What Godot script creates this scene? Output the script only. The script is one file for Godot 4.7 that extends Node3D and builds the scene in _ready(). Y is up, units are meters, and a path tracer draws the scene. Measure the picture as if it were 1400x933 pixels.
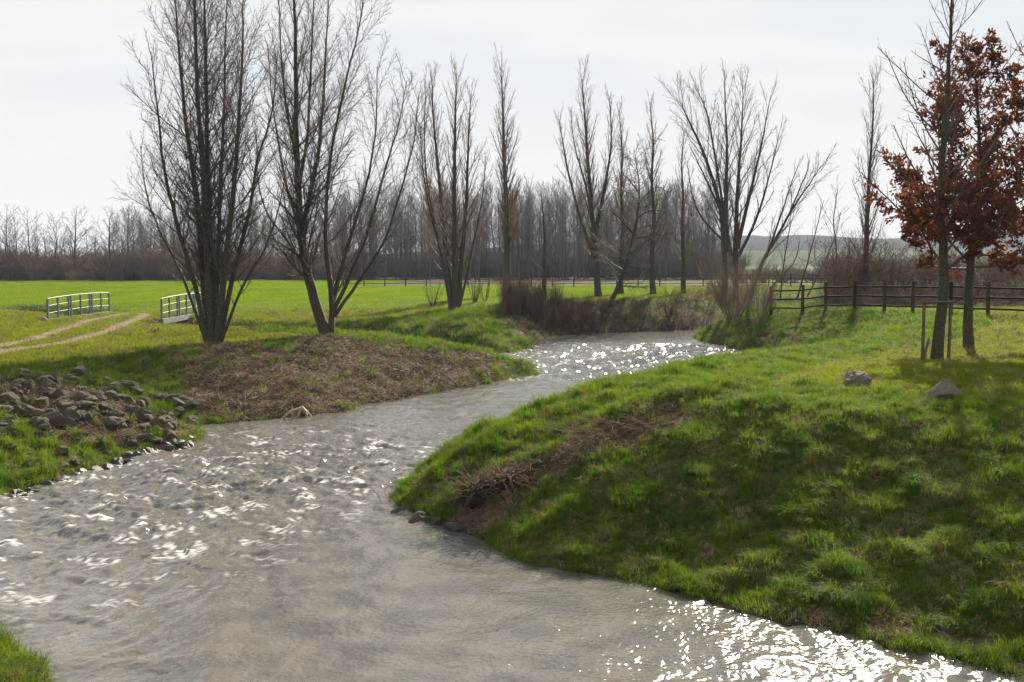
extends Node3D

# Bare trees along a small meandering river in early spring, seen from a footbridge.
# Water level is y = 0; the camera stands 4.3 m above it and looks along -z.

const F := 1400.0
const EXPO := 2.75
var eye := Vector3(0, 4.3, 0)
var pitch := atan(111.5 / F)
var rng := RandomNumberGenerator.new()
var river := PackedVector2Array()
var noise_big := FastNoiseLite.new()
var noise_mid := FastNoiseLite.new()
var noise_fine := FastNoiseLite.new()
var M := {}
var used_names := {}

# ---------------------------------------------------------------- placing helpers
func ray(x: float, y: float) -> Vector3:
	return Vector3((x - 700.0) / F, (466.5 - y) / F, -1.0).rotated(Vector3.RIGHT, -pitch)

func at_depth(x: float, y: float, depth: float) -> Vector3:
	var d := ray(x, y)
	return eye + d * (depth / -d.z)

func on_level(x: float, y: float, level := 0.0) -> Vector3:
	var d := ray(x, y)
	return eye + d * ((level - eye.y) / d.y)

func on_ground(x: float, y: float) -> Vector3:
	var d := ray(x, y)
	var t := 6.0
	while t < 400.0:
		var p := eye + d * t
		if p.y < ground_at(p.x, p.z):
			break
		t += 0.15 + t * 0.004
	var lo := t - 0.15 - t * 0.004
	for i in 8:
		var m := (lo + t) * 0.5
		var q := eye + d * m
		if q.y < ground_at(q.x, q.z):
			t = m
		else:
			lo = m
	return eye + d * t

func numbered(called: String) -> String:
	if not used_names.has(called):
		used_names[called] = 0
		return called
	used_names[called] += 1
	return "%s_%03d" % [called, used_names[called]]

func tag(o: Node3D, label: String, category: String, group := "", kind := "") -> Node3D:
	o.set_meta("label", label)
	o.set_meta("category", category)
	if group:
		o.set_meta("group", group)
	if kind:
		o.set_meta("kind", kind)
	return o

func thing(called: String, where: Vector3, label: String, category: String, group := "") -> Node3D:
	var o := Node3D.new()
	o.name = numbered(called)
	add_child(o)
	o.position = where
	tag(o, label, category, group)
	return o

func part(called: String, mesh: Mesh, material: Material, parent: Node) -> MeshInstance3D:
	var o := MeshInstance3D.new()
	o.name = called if parent != self else numbered(called)
	o.mesh = mesh
	o.material_override = material
	parent.add_child(o, true)
	return o

func scatter(called: String, mesh: Mesh, material: Material, places: Array, tints: PackedColorArray, parent: Node = self) -> MultiMeshInstance3D:
	var mm := MultiMesh.new()
	mm.transform_format = MultiMesh.TRANSFORM_3D
	mm.use_colors = tints.size() > 0
	mm.mesh = mesh
	mm.instance_count = places.size()
	for i in places.size():
		mm.set_instance_transform(i, places[i])
		if tints.size():
			mm.set_instance_color(i, tints[i])
	var o := MultiMeshInstance3D.new()
	o.name = called if parent != self else numbered(called)
	o.multimesh = mm
	o.material_override = material
	parent.add_child(o, true)
	return o

# ---------------------------------------------------------------- shapes
class Acc:
	var v := PackedVector3Array()
	var n := PackedVector3Array()
	var ix := PackedInt32Array()
	func tube(pts: PackedVector3Array, r0: float, r1: float, sides: int, swell := 0.0) -> void:
		var k := pts.size()
		var d0 := (pts[1] - pts[0]).normalized()
		var a := d0.cross(Vector3(0.31, 0.2, 0.93)).normalized()
		var base := v.size()
		for i in k:
			var d := (pts[mini(i + 1, k - 1)] - pts[maxi(i - 1, 0)]).normalized()
			a = (a - d * a.dot(d)).normalized()
			var b := d.cross(a)
			var t := float(i) / (k - 1)
			var r := lerpf(r0, r1, t)
			if swell > 0.0:
				r *= 1.0 + swell * exp(-t * 22.0)
			for s in sides:
				var g := TAU * s / sides
				var o := a * cos(g) + b * sin(g)
				v.append(pts[i] + o * r)
				n.append(o)
		for i in k - 1:
			for s in sides:
				var p := base + i * sides + s
				var q := base + i * sides + (s + 1) % sides
				ix.append(p); ix.append(p + sides); ix.append(q)
				ix.append(q); ix.append(p + sides); ix.append(q + sides)
	func box(c: Vector3, s: Vector3, turn := Basis()) -> void:
		for axis in 3:
			for sg in [-1.0, 1.0]:
				var nn := Vector3.ZERO
				nn[axis] = sg
				var u := Vector3.ZERO
				u[(axis + 1) % 3] = 1.0
				var w := nn.cross(u)
				var base := v.size()
				for q in [Vector2(-1, -1), Vector2(1, -1), Vector2(1, 1), Vector2(-1, 1)]:
					v.append(c + turn * ((nn + u * q.x + w * q.y) * s * 0.5))
					n.append(turn * nn)
				for j in [0, 2, 1, 0, 3, 2]:
					ix.append(base + j)
	func mesh() -> ArrayMesh:
		var arr := []
		arr.resize(Mesh.ARRAY_MAX)
		arr[Mesh.ARRAY_VERTEX] = v
		if n.size() == v.size():
			arr[Mesh.ARRAY_NORMAL] = n
		arr[Mesh.ARRAY_INDEX] = ix
		var m := ArrayMesh.new()
		if v.size():
			m.add_surface_from_arrays(Mesh.PRIMITIVE_TRIANGLES, arr)
		return m

func rand3() -> Vector3:
	return Vector3(rng.randf_range(-1, 1), rng.randf_range(-1, 1), rng.randf_range(-1, 1))

var leaf_points: Array = []
var leaf_level := -1
var leaf_limit := 100.0

# one limb and everything that grows from it; a level is [per_m, from, angle, length, taper, radius, least radius, segments, sides, wobble, up]
func limb(acc: Acc, p: Vector3, dir: Vector3, length: float, r: float, lv: int, cfg: Array) -> void:
	var c: Array = cfg[lv]
	var segs: int = c[7]
	var pts := PackedVector3Array([p])
	var d := dir
	var wob: float = c[9]
	var up: float = c[10]
	for i in segs:
		d = (d + rand3() * wob + Vector3(0, up, 0)).normalized()
		p += d * (length / segs)
		pts.append(p)
	acc.tube(pts, r, r * 0.3, c[8])
	if lv == leaf_level:
		for i in range(1, pts.size()):
			if pts[i].y < leaf_limit:
				leaf_points.append([pts[i], d])
	if lv + 1 < cfg.size():
		spawn(acc, pts, r, r * 0.3, lv + 1, cfg)

func spawn(acc: Acc, pts: PackedVector3Array, r0: float, r1: float, lv: int, cfg: Array) -> void:
	var c: Array = cfg[lv]
	var k := pts.size() - 1
	var total := 0.0
	for i in k:
		total += pts[i].distance_to(pts[i + 1])
	var cnt := int(total * float(c[0]) + rng.randf())
	var phi := rng.randf() * TAU
	for j in cnt:
		var t: float = lerpf(c[1], 0.98, (j + rng.randf()) / cnt)
		var f := t * k
		var i := mini(int(f), k - 1)
		var p := pts[i].lerp(pts[i + 1], f - i)
		var d := (pts[i + 1] - pts[i]).normalized()
		phi += 2.4 + rng.randf_range(-0.5, 0.5)
		var side := d.cross(Vector3(0.53, 0.11, 0.84)).normalized().rotated(d, phi)
		var ang := deg_to_rad(float(c[2]) * rng.randf_range(0.6, 1.3) * (1.28 - 0.5 * t))
		var length: float = total * float(c[3]) * (1.0 - float(c[4]) * t) * minf(1.0, 0.4 + 2.2 * t) * rng.randf_range(0.5, 1.15)
		var r: float = maxf(lerpf(r0, r1, t) * float(c[5]), c[6])
		limb(acc, p, d * cos(ang) + side * sin(ang), length, r, lv, cfg)

func smooth_path(ctrl: PackedVector3Array, per := 4) -> PackedVector3Array:
	var out := PackedVector3Array()
	var k := ctrl.size()
	for i in k - 1:
		var a := ctrl[maxi(i - 1, 0)]
		var b := ctrl[i]
		var c := ctrl[i + 1]
		var e := ctrl[mini(i + 2, k - 1)]
		for s in per:
			out.append(b.cubic_interpolate(c, a, e, float(s) / per) + rand3() * 0.018)
	out.append(ctrl[k - 1])
	return out

func icosphere(level: int) -> Array:
	var t := (1.0 + sqrt(5.0)) / 2.0
	var v := []
	for p in [[-1, t, 0], [1, t, 0], [-1, -t, 0], [1, -t, 0], [0, -1, t], [0, 1, t], [0, -1, -t], [0, 1, -t], [t, 0, -1], [t, 0, 1], [-t, 0, -1], [-t, 0, 1]]:
		v.append(Vector3(p[0], p[1], p[2]).normalized())
	var f := [0, 11, 5, 0, 5, 1, 0, 1, 7, 0, 7, 10, 0, 10, 11, 1, 5, 9, 5, 11, 4, 11, 10, 2, 10, 7, 6, 7, 1, 8, 3, 9, 4, 3, 4, 2, 3, 2, 6, 3, 6, 8, 3, 8, 9, 4, 9, 5, 2, 4, 11, 6, 2, 10, 8, 6, 7, 9, 8, 1]
	for l in level:
		var mid := {}
		var g := []
		for i in range(0, f.size(), 3):
			var m := []
			for e in 3:
				var a: int = f[i + e]
				var b: int = f[i + (e + 1) % 3]
				var key := Vector2i(mini(a, b), maxi(a, b))
				if not mid.has(key):
					mid[key] = v.size()
					v.append(((v[a] + v[b]) * 0.5).normalized())
				m.append(mid[key])
			g.append_array([f[i], m[0], m[2], f[i + 1], m[1], m[0], f[i + 2], m[2], m[1], m[0], m[1], m[2]])
		f = g
	return [v, f]

# a stone cut by random planes, so that it has flat faces and blunt edges
func stone_mesh(level: int, seed_no: int, cuts: int, rough: float, flat := true) -> ArrayMesh:
	var r := RandomNumberGenerator.new()
	r.seed = seed_no
	var planes := []
	for i in cuts:
		planes.append([Vector3(r.randf_range(-1, 1), r.randf_range(-1, 1), r.randf_range(-1, 1)).normalized(), r.randf_range(0.5, 0.85)])
	var nz := FastNoiseLite.new()
	nz.seed = seed_no
	nz.frequency = 1.1
	var ico := icosphere(level)
	var acc := Acc.new()
	for p in ico[0]:
		var q: Vector3 = p
		for pl in planes:
			var over: float = q.dot(pl[0]) - pl[1]
			if over > 0.0:
				q -= pl[0] * over
		q *= 1.0 + rough * nz.get_noise_3dv(p * 1.6) + rough * 0.35 * nz.get_noise_3dv(p * 6.0)
		acc.v.append(q)
	var f: Array = ico[1]
	for i in range(0, f.size(), 3):
		acc.ix.append(f[i]); acc.ix.append(f[i + 2]); acc.ix.append(f[i + 1])
	if not flat:
		var nn := PackedVector3Array()
		nn.resize(acc.v.size())
		for i in range(0, f.size(), 3):
			var fn: Vector3 = (acc.v[f[i + 1]] - acc.v[f[i]]).cross(acc.v[f[i + 2]] - acc.v[f[i]])
			for e in 3:
				nn[f[i + e]] += fn
		for i in nn.size():
			nn[i] = nn[i].normalized()
		acc.n = nn
	return acc.mesh()

# ---------------------------------------------------------------- terrain
# x, z, height of the bank's top above the water, distance from the water to that top
const BANKS := [
	[-6.0, -8.5, 1.2, 3.2], [-12.5, -21.0, 1.4, 4.6], [-12.0, -25.0, 1.3, 4.2], [-16.0, -28.0, 1.25, 5.0],
	[-10.0, -33.0, 1.4, 5.6], [-6.0, -37.0, 1.4, 5.4], [-1.5, -38.0, 1.05, 4.2], [0.3, -39.0, 0.6, 2.5],
	[-25.0, -40.0, 1.2, 6.0], [-20.0, -55.0, 1.15, 5.0], [-40.0, -90.0, 1.1, 6.0], [-8.0, -54.0, 1.2, 5.0],
	[-2.0, -56.0, 1.35, 4.0], [4.0, -65.0, 1.7, 4.5], [10.0, -67.0, 1.75, 4.5], [13.5, -52.0, 1.75, 4.2],
	[15.5, -45.0, 1.9, 4.2], [9.0, -19.0, 2.0, 4.8], [4.5, -18.0, 1.95, 4.6], [3.0, -24.0, 1.78, 4.6],
	[0.0, -20.5, 1.6, 3.4], [9.0, -28.0, 1.78, 5.2], [14.0, -14.0, 2.05, 5.0], [20.0, -25.0, 2.0, 5.0],
	[20.0, -40.0, 1.95, 5.0], [40.0, -60.0, 1.8, 5.0], [-70.0, -60.0, 1.2, 6.0], [-60.0, -150.0, 1.2, 6.0],
	[0.0, -110.0, 1.25, 6.0], [0.0, -160.0, 1.2, 6.0], [60.0, -110.0, 1.4, 6.0], [90.0, -160.0, 1.4, 6.0],
	[-160.0, -120.0, 1.2, 6.0], [90.0, -40.0, 1.9, 6.0], [0.0, -300.0, 1.2, 6.0], [-30.0, -10.0, 1.3, 6.0]]
const GX0 := -34.0
const GZ0 := -78.0
const GS := 0.25
const GNX := 281
const GNZ := 341
var hgrid := PackedFloat32Array()
var dgrid := PackedFloat32Array()
var ditch := PackedVector2Array([Vector2(-3.2, -46.2), Vector2(-7, -47.0), Vector2(-12, -48.8), Vector2(-17, -52.5), Vector2(-21.2, -57.0), Vector2(-26, -62), Vector2(-33, -68), Vector2(-45, -74)])
var gully := PackedVector2Array([Vector2(-7.6, -26.6), Vector2(-9.4, -28.6), Vector2(-11.5, -30.2), Vector2(-14, -31.2), Vector2(-17, -31.8)])

func along(line: PackedVector2Array, p: Vector2) -> float:
	var best := 1e9
	for i in line.size() - 1:
		best = minf(best, p.distance_squared_to(Geometry2D.get_closest_point_to_segment(p, line[i], line[i + 1])))
	return sqrt(best)

func bank(x: float, z: float) -> Vector2:
	var sw := 0.0
	var t := 0.0
	var r := 0.0
	for b in BANKS:
		var dx: float = x - b[0]
		var dz: float = z - b[1]
		var q := dx * dx + dz * dz + 0.6
		var w := 1.0 / (q * q)
		sw += w
		t += w * float(b[2])
		r += w * float(b[3])
	return Vector2(t / sw, r / sw)

func build_grid() -> void:
	hgrid.resize(GNX * GNZ)
	dgrid.resize(GNX * GNZ)
	var k := river.size()
	for j in GNZ:
		var z := GZ0 + j * GS
		for i in GNX:
			var x := GX0 + i * GS
			var p := Vector2(x, z)
			var best := 1e9
			if absf(x) < 26.0:
				for s in k:
					best = minf(best, p.distance_squared_to(Geometry2D.get_closest_point_to_segment(p, river[s], river[(s + 1) % k])))
				best = sqrt(best)
			else:
				best = 14.0
			var wet := best < 13.0 and Geometry2D.is_point_in_polygon(p, river)
			var bk := bank(x, z)
			var h: float
			if wet:
				h = -0.12 - 0.55 * (1.0 - exp(-best * 0.9))
				best = -best
			else:
				var t := clampf(best / bk.y, 0.0, 1.0)
				h = bk.x * (1.0 - pow(1.0 - t, 1.3)) - 0.1 * exp(-best * 3.0)
				# a low bench of silt at the foot of the near right bank
				var bench := smoothstep(0.8, 2.6, x) * smoothstep(-16.5, -14.0, z)
				if bench > 0.0 and best < 5.6:
					var up_t := clampf((best - 0.9) / 4.7, 0.0, 1.0)
					var step_h := 0.16 * minf(best, 1.2) + (bk.x - 0.19) * (1.0 - pow(1.0 - up_t, 1.22))
					h = lerpf(h, minf(step_h, h + 0.2), bench)
				if x < 6.0:
					var dd := along(ditch, p)
					if dd < 4.0:
						# the farm bridge carries its track over the ditch on fill
						var fill := smoothstep(3.2, 2.5, absf(x + 21.2)) * smoothstep(-63.5, -62.0, z)
						h -= 1.05 * smoothstep(2.9, 0.6, dd) * smoothstep(-3.0, 2.0, best) * (1.0 - fill)
					var dg := along(gully, p)
					if dg < 2.5:
						h = minf(h, lerpf(h, 0.2 + 0.16 * maxf(0.0, best), smoothstep(1.9, 0.3, dg) * 0.95))
			if not wet and x > -1.5 and x < 6.0 and z < -14.5 and z > -21.0:
				# a worn fold across the slope of the point, with a hollow behind it
				var fold := Geometry2D.get_closest_point_to_segment(p, Vector2(-0.1, -16.4), Vector2(4.0, -18.5))
				var off := p.distance_to(fold)
				h += 0.17 * exp(-off * off / 0.22)
				var hol := p.distance_to(Geometry2D.get_closest_point_to_segment(p, Vector2(0.4, -17.9), Vector2(3.0, -19.3)))
				h -= 0.20 * exp(-hol * hol / 0.5)
			hgrid[j * GNX + i] = h
			dgrid[j * GNX + i] = best

func lookup(grid: PackedFloat32Array, x: float, z: float) -> float:
	var fx := clampf((x - GX0) / GS, 0.0, GNX - 1.001)
	var fz := clampf((z - GZ0) / GS, 0.0, GNZ - 1.001)
	var i := int(fx)
	var j := int(fz)
	fx -= i
	fz -= j
	var o := j * GNX + i
	return lerpf(lerpf(grid[o], grid[o + 1], fx), lerpf(grid[o + GNX], grid[o + GNX + 1], fx), fz)

func shore_at(x: float, z: float) -> float:
	if x < GX0 or x > GX0 + GS * (GNX - 1) or z < GZ0 or z > GZ0 + GS * (GNZ - 1):
		return 14.0
	return lookup(dgrid, x, z)

func ground_at(x: float, z: float) -> float:
	var h: float
	var d := 14.0
	if x < GX0 or x > GX0 + GS * (GNX - 1) or z < GZ0 or z > GZ0 + GS * (GNZ - 1):
		h = bank(x, z).x
	else:
		h = lookup(hgrid, x, z)
		d = lookup(dgrid, x, z)
	if d > 0.0 and z > -75.0:
		var face := clampf(1.0 - d / 8.0, 0.22, 1.0)
		var a := noise_mid.get_noise_2d(x, z)
		var b := noise_fine.get_noise_2d(x, z)
		h += smoothstep(0.0, 0.7, d) * face * (0.17 * a + 0.14 * maxf(b, -0.2) + 0.05 * noise_fine.get_noise_2d(x * 2.1 + 7.0, z * 2.1)) + 0.10 * noise_big.get_noise_2d(x, z) * smoothstep(0.0, 2.0, d)
	elif z <= -75.0:
		h += 0.10 * noise_big.get_noise_2d(x, z)
	return h

func slope_up(x: float, z: float) -> Vector3:
	var e := 0.2
	return Vector3(ground_at(x - e, z) - ground_at(x + e, z), 2.0 * e, ground_at(x, z - e) - ground_at(x, z + e)).normalized()

var brown_spots: Array = []   # [x, z, radius, strength]
var ruts: Array = []

func brownness(x: float, z: float) -> float:
	var s := 0.0
	for b in brown_spots:
		var dx: float = x - b[0]
		var dz: float = z - b[1]
		var q: float = (dx * dx + dz * dz) / (float(b[2]) * float(b[2]))
		if q < 4.0:
			s += float(b[3]) * exp(-q * 1.4)
	return s

func rut_at(x: float, z: float) -> float:
	var best := 9.0
	for r in ruts:
		best = minf(best, along(r, Vector2(x, z)))
	return best

func ground_tint(x: float, z: float) -> Color:
	var n1 := noise_mid.get_noise_2d(x * 1.7 + 40.0, z * 1.7)
	var n2 := noise_fine.get_noise_2d(x + 90.0, z - 30.0)
	var turf := Color(0.085, 0.11, 0.026).lerp(Color(0.13, 0.12, 0.05), clampf(0.35 + 0.9 * n1 + 0.5 * n2, 0.0, 1.0))
	var c := turf
	if z < -61.0 - 0.06 * x and z > -150.0 and x < 30.0:
		c = Color(0.13, 0.17, 0.03).lerp(Color(0.10, 0.12, 0.035), clampf(0.4 + n1, 0.0, 1.0))
	if z < -118.0 and x > -18.0 or z < -150.0:
		c = Color(0.14, 0.125, 0.05)
	if z < -220.0:
		c = Color(0.09, 0.12, 0.04)
	var soil := Color(0.11, 0.078, 0.052).lerp(Color(0.19, 0.14, 0.095), clampf(0.5 + n2 * 0.9, 0.0, 1.0))
	if z > -75.0:
		var b := brownness(x, z)
		if b > 0.02:
			c = c.lerp(soil, smoothstep(0.25, 0.6, b + 0.45 * n1 + 0.25 * n2))
		if x < -12.0:
			var rd := rut_at(x, z)
			if rd < 1.6:
				c = c.lerp(Color(0.33, 0.25, 0.17), smoothstep(0.62, 0.3, rd + 0.25 * n2))
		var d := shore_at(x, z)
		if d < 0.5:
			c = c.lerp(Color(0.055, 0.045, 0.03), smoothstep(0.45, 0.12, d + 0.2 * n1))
	return c

func axis_lines(cuts: Array) -> PackedFloat32Array:
	var out := PackedFloat32Array()
	for c in cuts:
		var a: float = c[0]
		while a < float(c[1]) - 1e-4:
			out.append(a)
			a += float(c[2])
	out.append(cuts[-1][1])
	return out

func build_ground() -> void:
	var xs := axis_lines([[-1400, -400, 200], [-400, -160, 40], [-160, -60, 8], [-60, -34, 1.5], [-34, -14, 0.4], [-14, 12, 0.14], [12, 36, 0.4], [36, 70, 2], [70, 160, 8], [160, 400, 40], [400, 1400, 200]])
	var zs := axis_lines([[-1600, -400, 200], [-400, -160, 30], [-160, -80, 3], [-80, -48, 0.5], [-48, -30, 0.25], [-30, -8, 0.14], [-8, 6, 1], [6, 60, 9], [60, 400, 85]])
	var v := PackedVector3Array()
	var n := PackedVector3Array()
	var col := PackedColorArray()
	for z in zs:
		for x in xs:
			v.append(Vector3(x, ground_at(x, z), z))
			col.append(ground_tint(x, z))
	var w := xs.size()
	var hgt := zs.size()
	for j in hgt:
		for i in w:
			var a := v[j * w + maxi(i - 1, 0)]
			var b := v[j * w + mini(i + 1, w - 1)]
			var c := v[maxi(j - 1, 0) * w + i]
			var e := v[mini(j + 1, hgt - 1) * w + i]
			n.append((e - c).cross(b - a).normalized())
	var ix := PackedInt32Array()
	for j in hgt - 1:
		for i in w - 1:
			var o := j * w + i
			ix.append(o); ix.append(o + 1); ix.append(o + w)
			ix.append(o + 1); ix.append(o + w + 1); ix.append(o + w)
	var arr := []
	arr.resize(Mesh.ARRAY_MAX)
	arr[Mesh.ARRAY_VERTEX] = v
	arr[Mesh.ARRAY_NORMAL] = n
	arr[Mesh.ARRAY_COLOR] = col
	arr[Mesh.ARRAY_INDEX] = ix
	var m := ArrayMesh.new()
	m.add_surface_from_arrays(Mesh.PRIMITIVE_TRIANGLES, arr)
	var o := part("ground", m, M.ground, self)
	tag(o, "uneven grassy ground with banks and a green field", "ground", "", "structure")

# ---------------------------------------------------------------- water
func chop(x: float, z: float) -> float:
	# how rough the water runs: rapids by the stony bank, quieter along the near right bank
	var a := 0.6
	a += 1.15 * exp(-(pow((x + 6.5) / 4.0, 2) + pow((z + 18.5) / 6.0, 2)))
	a += 0.5 * exp(-(pow((x + 3.0) / 2.5, 2) + pow((z + 22.0) / 4.0, 2)))
	a -= 0.30 * exp(-(pow((x - 0.4) / 2.6, 2) + pow((z + 12.6) / 2.4, 2)))
	a += 0.25 * exp(-(pow((x - 4.6) / 2.0, 2) + pow((z + 10.2) / 1.6, 2)))
	a -= 0.30 * exp(-(pow((x + 1.6) / 1.4, 2) + pow((z + 16.0) / 2.2, 2)))
	a += 0.9 * smoothstep(-34.0, -39.0, z) * smoothstep(-55.0, -50.0, z)
	a -= 0.34 * smoothstep(-52.0, -57.0, z)
	return maxf(a, 0.12)

func build_water() -> void:
	var wn := FastNoiseLite.new()
	wn.seed = 5
	wn.frequency = 0.75
	wn.fractal_octaves = 2
	var rn := FastNoiseLite.new()
	rn.seed = 9
	rn.frequency = 1.7
	rn.fractal_octaves = 2
	var fn := FastNoiseLite.new()
	fn.seed = 14
	fn.frequency = 4.2
	fn.fractal_octaves = 2
	var xs := axis_lines([[-12, 13, 0.06], [13, 22, 0.4]])
	var zs := axis_lines([[-70, -58, 0.3], [-58, -30, 0.11], [-30, -8.6, 0.06], [-8.6, 6, 0.5]])
	var w := xs.size()
	var hgt := zs.size()
	var v := PackedVector3Array()
	var n := PackedVector3Array()
	var col := PackedColorArray()
	var near := PackedByteArray()
	v.resize(w * hgt)
	n.resize(w * hgt)
	col.resize(w * hgt)
	near.resize(w * hgt)
	for j in hgt:
		var z := zs[j]
		for i in w:
			var x := xs[i]
			var o := j * w + i
			var d := shore_at(x, z)
			v[o] = Vector3(x, 0, z)
			if d > 0.75:
				continue
			near[o] = 1
			var c := chop(x, z)
			var u := x * 0.62 + z * 0.78        # along the stream
			var s := x * 0.78 - z * 0.62        # across it
			var warp := wn.get_noise_2d(x * 0.6 + 50.0, z * 0.6) * 1.1
			var a := wn.get_noise_2d(u * 0.75 + warp, s * 0.9)
			var r := 1.0 - 2.0 * absf(rn.get_noise_2d(u * 0.9 + warp, s * 0.8 - warp))
			var f := fn.get_noise_2d(u, s * 0.8)
			var y := c * (0.055 * a + 0.024 * r) + c * c * (0.017 * f + 0.007 * fn.get_noise_2d(x * 2.3, z * 2.3 + 11.0))
			v[o] = Vector3(x, y, z)
			var g := rn.get_noise_2d(x * 0.55 - 20.0, z * 0.8 + 70.0)
			var foam := smoothstep(0.62, 0.95, 1.0 - 3.4 * absf(fn.get_noise_2d(u * 0.8 + warp + 31.0, s * 1.1)) + 0.5 * g + 0.25 * a) * smoothstep(0.05, 0.45, g + 0.3 * a) * smoothstep(0.7, 1.3, c)
			var mud := Color(0.116, 0.107, 0.090).lerp(Color(0.080, 0.076, 0.066), clampf(0.5 + g, 0.0, 1.0))
			col[o] = mud.lerp(Color(0.66, 0.64, 0.60), foam * 0.85)
	var ix := PackedInt32Array()
	for j in hgt:
		for i in w:
			var o := j * w + i
			if near[o] == 0:
				n[o] = Vector3.UP
				continue
			var a := v[j * w + maxi(i - 1, 0)]
			var b := v[j * w + mini(i + 1, w - 1)]
			var c := v[maxi(j - 1, 0) * w + i]
			var e := v[mini(j + 1, hgt - 1) * w + i]
			n[o] = (e - c).cross(b - a).normalized()
			if i < w - 1 and j < hgt - 1 and near[o + 1] and near[o + w] and near[o + w + 1]:
				ix.append(o); ix.append(o + 1); ix.append(o + w)
				ix.append(o + 1); ix.append(o + w + 1); ix.append(o + w)
	# keep only the points in use
	var map := PackedInt32Array()
	map.resize(w * hgt)
	map.fill(-1)
	var v2 := PackedVector3Array()
	var n2 := PackedVector3Array()
	var c2 := PackedColorArray()
	for q in ix.size():
		var o := ix[q]
		if map[o] < 0:
			map[o] = v2.size()
			v2.append(v[o]); n2.append(n[o]); c2.append(col[o])
		ix[q] = map[o]
	var arr := []
	arr.resize(Mesh.ARRAY_MAX)
	arr[Mesh.ARRAY_VERTEX] = v2
	arr[Mesh.ARRAY_NORMAL] = n2
	arr[Mesh.ARRAY_COLOR] = c2
	arr[Mesh.ARRAY_INDEX] = ix
	var m := ArrayMesh.new()
	m.add_surface_from_arrays(Mesh.PRIMITIVE_TRIANGLES, arr)
	tag(part("river_water", m, M.water, self), "silty grey river water running in small rapids", "water", "", "structure")

# ---------------------------------------------------------------- materials
func noise_texture(freq: float, octaves: int, lo: Color, hi: Color, seed_no := 1, size := 512) -> NoiseTexture2D:
	var t := NoiseTexture2D.new()
	var nz := FastNoiseLite.new()
	nz.seed = seed_no
	nz.frequency = freq
	nz.fractal_octaves = octaves
	t.noise = nz
	t.width = size
	t.height = size
	t.seamless = true
	var g := Gradient.new()
	g.set_color(0, lo)
	g.set_color(1, hi)
	g.set_offset(0, 0.15)
	g.set_offset(1, 0.85)
	t.color_ramp = g
	return t

func mat(c: Color, rough := 0.9, texture: Texture2D = null, scale := 1.0, relief := 0.0, world := false) -> StandardMaterial3D:
	var m := StandardMaterial3D.new()
	m.albedo_color = c.linear_to_srgb()
	m.roughness = rough
	if texture:
		m.albedo_texture = texture
		m.uv1_triplanar = true
		m.uv1_world_triplanar = world
		m.uv1_scale = Vector3.ONE * scale
		if relief > 0.0:
			m.heightmap_enabled = true
			m.heightmap_texture = texture
			m.heightmap_scale = relief
	return m

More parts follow.
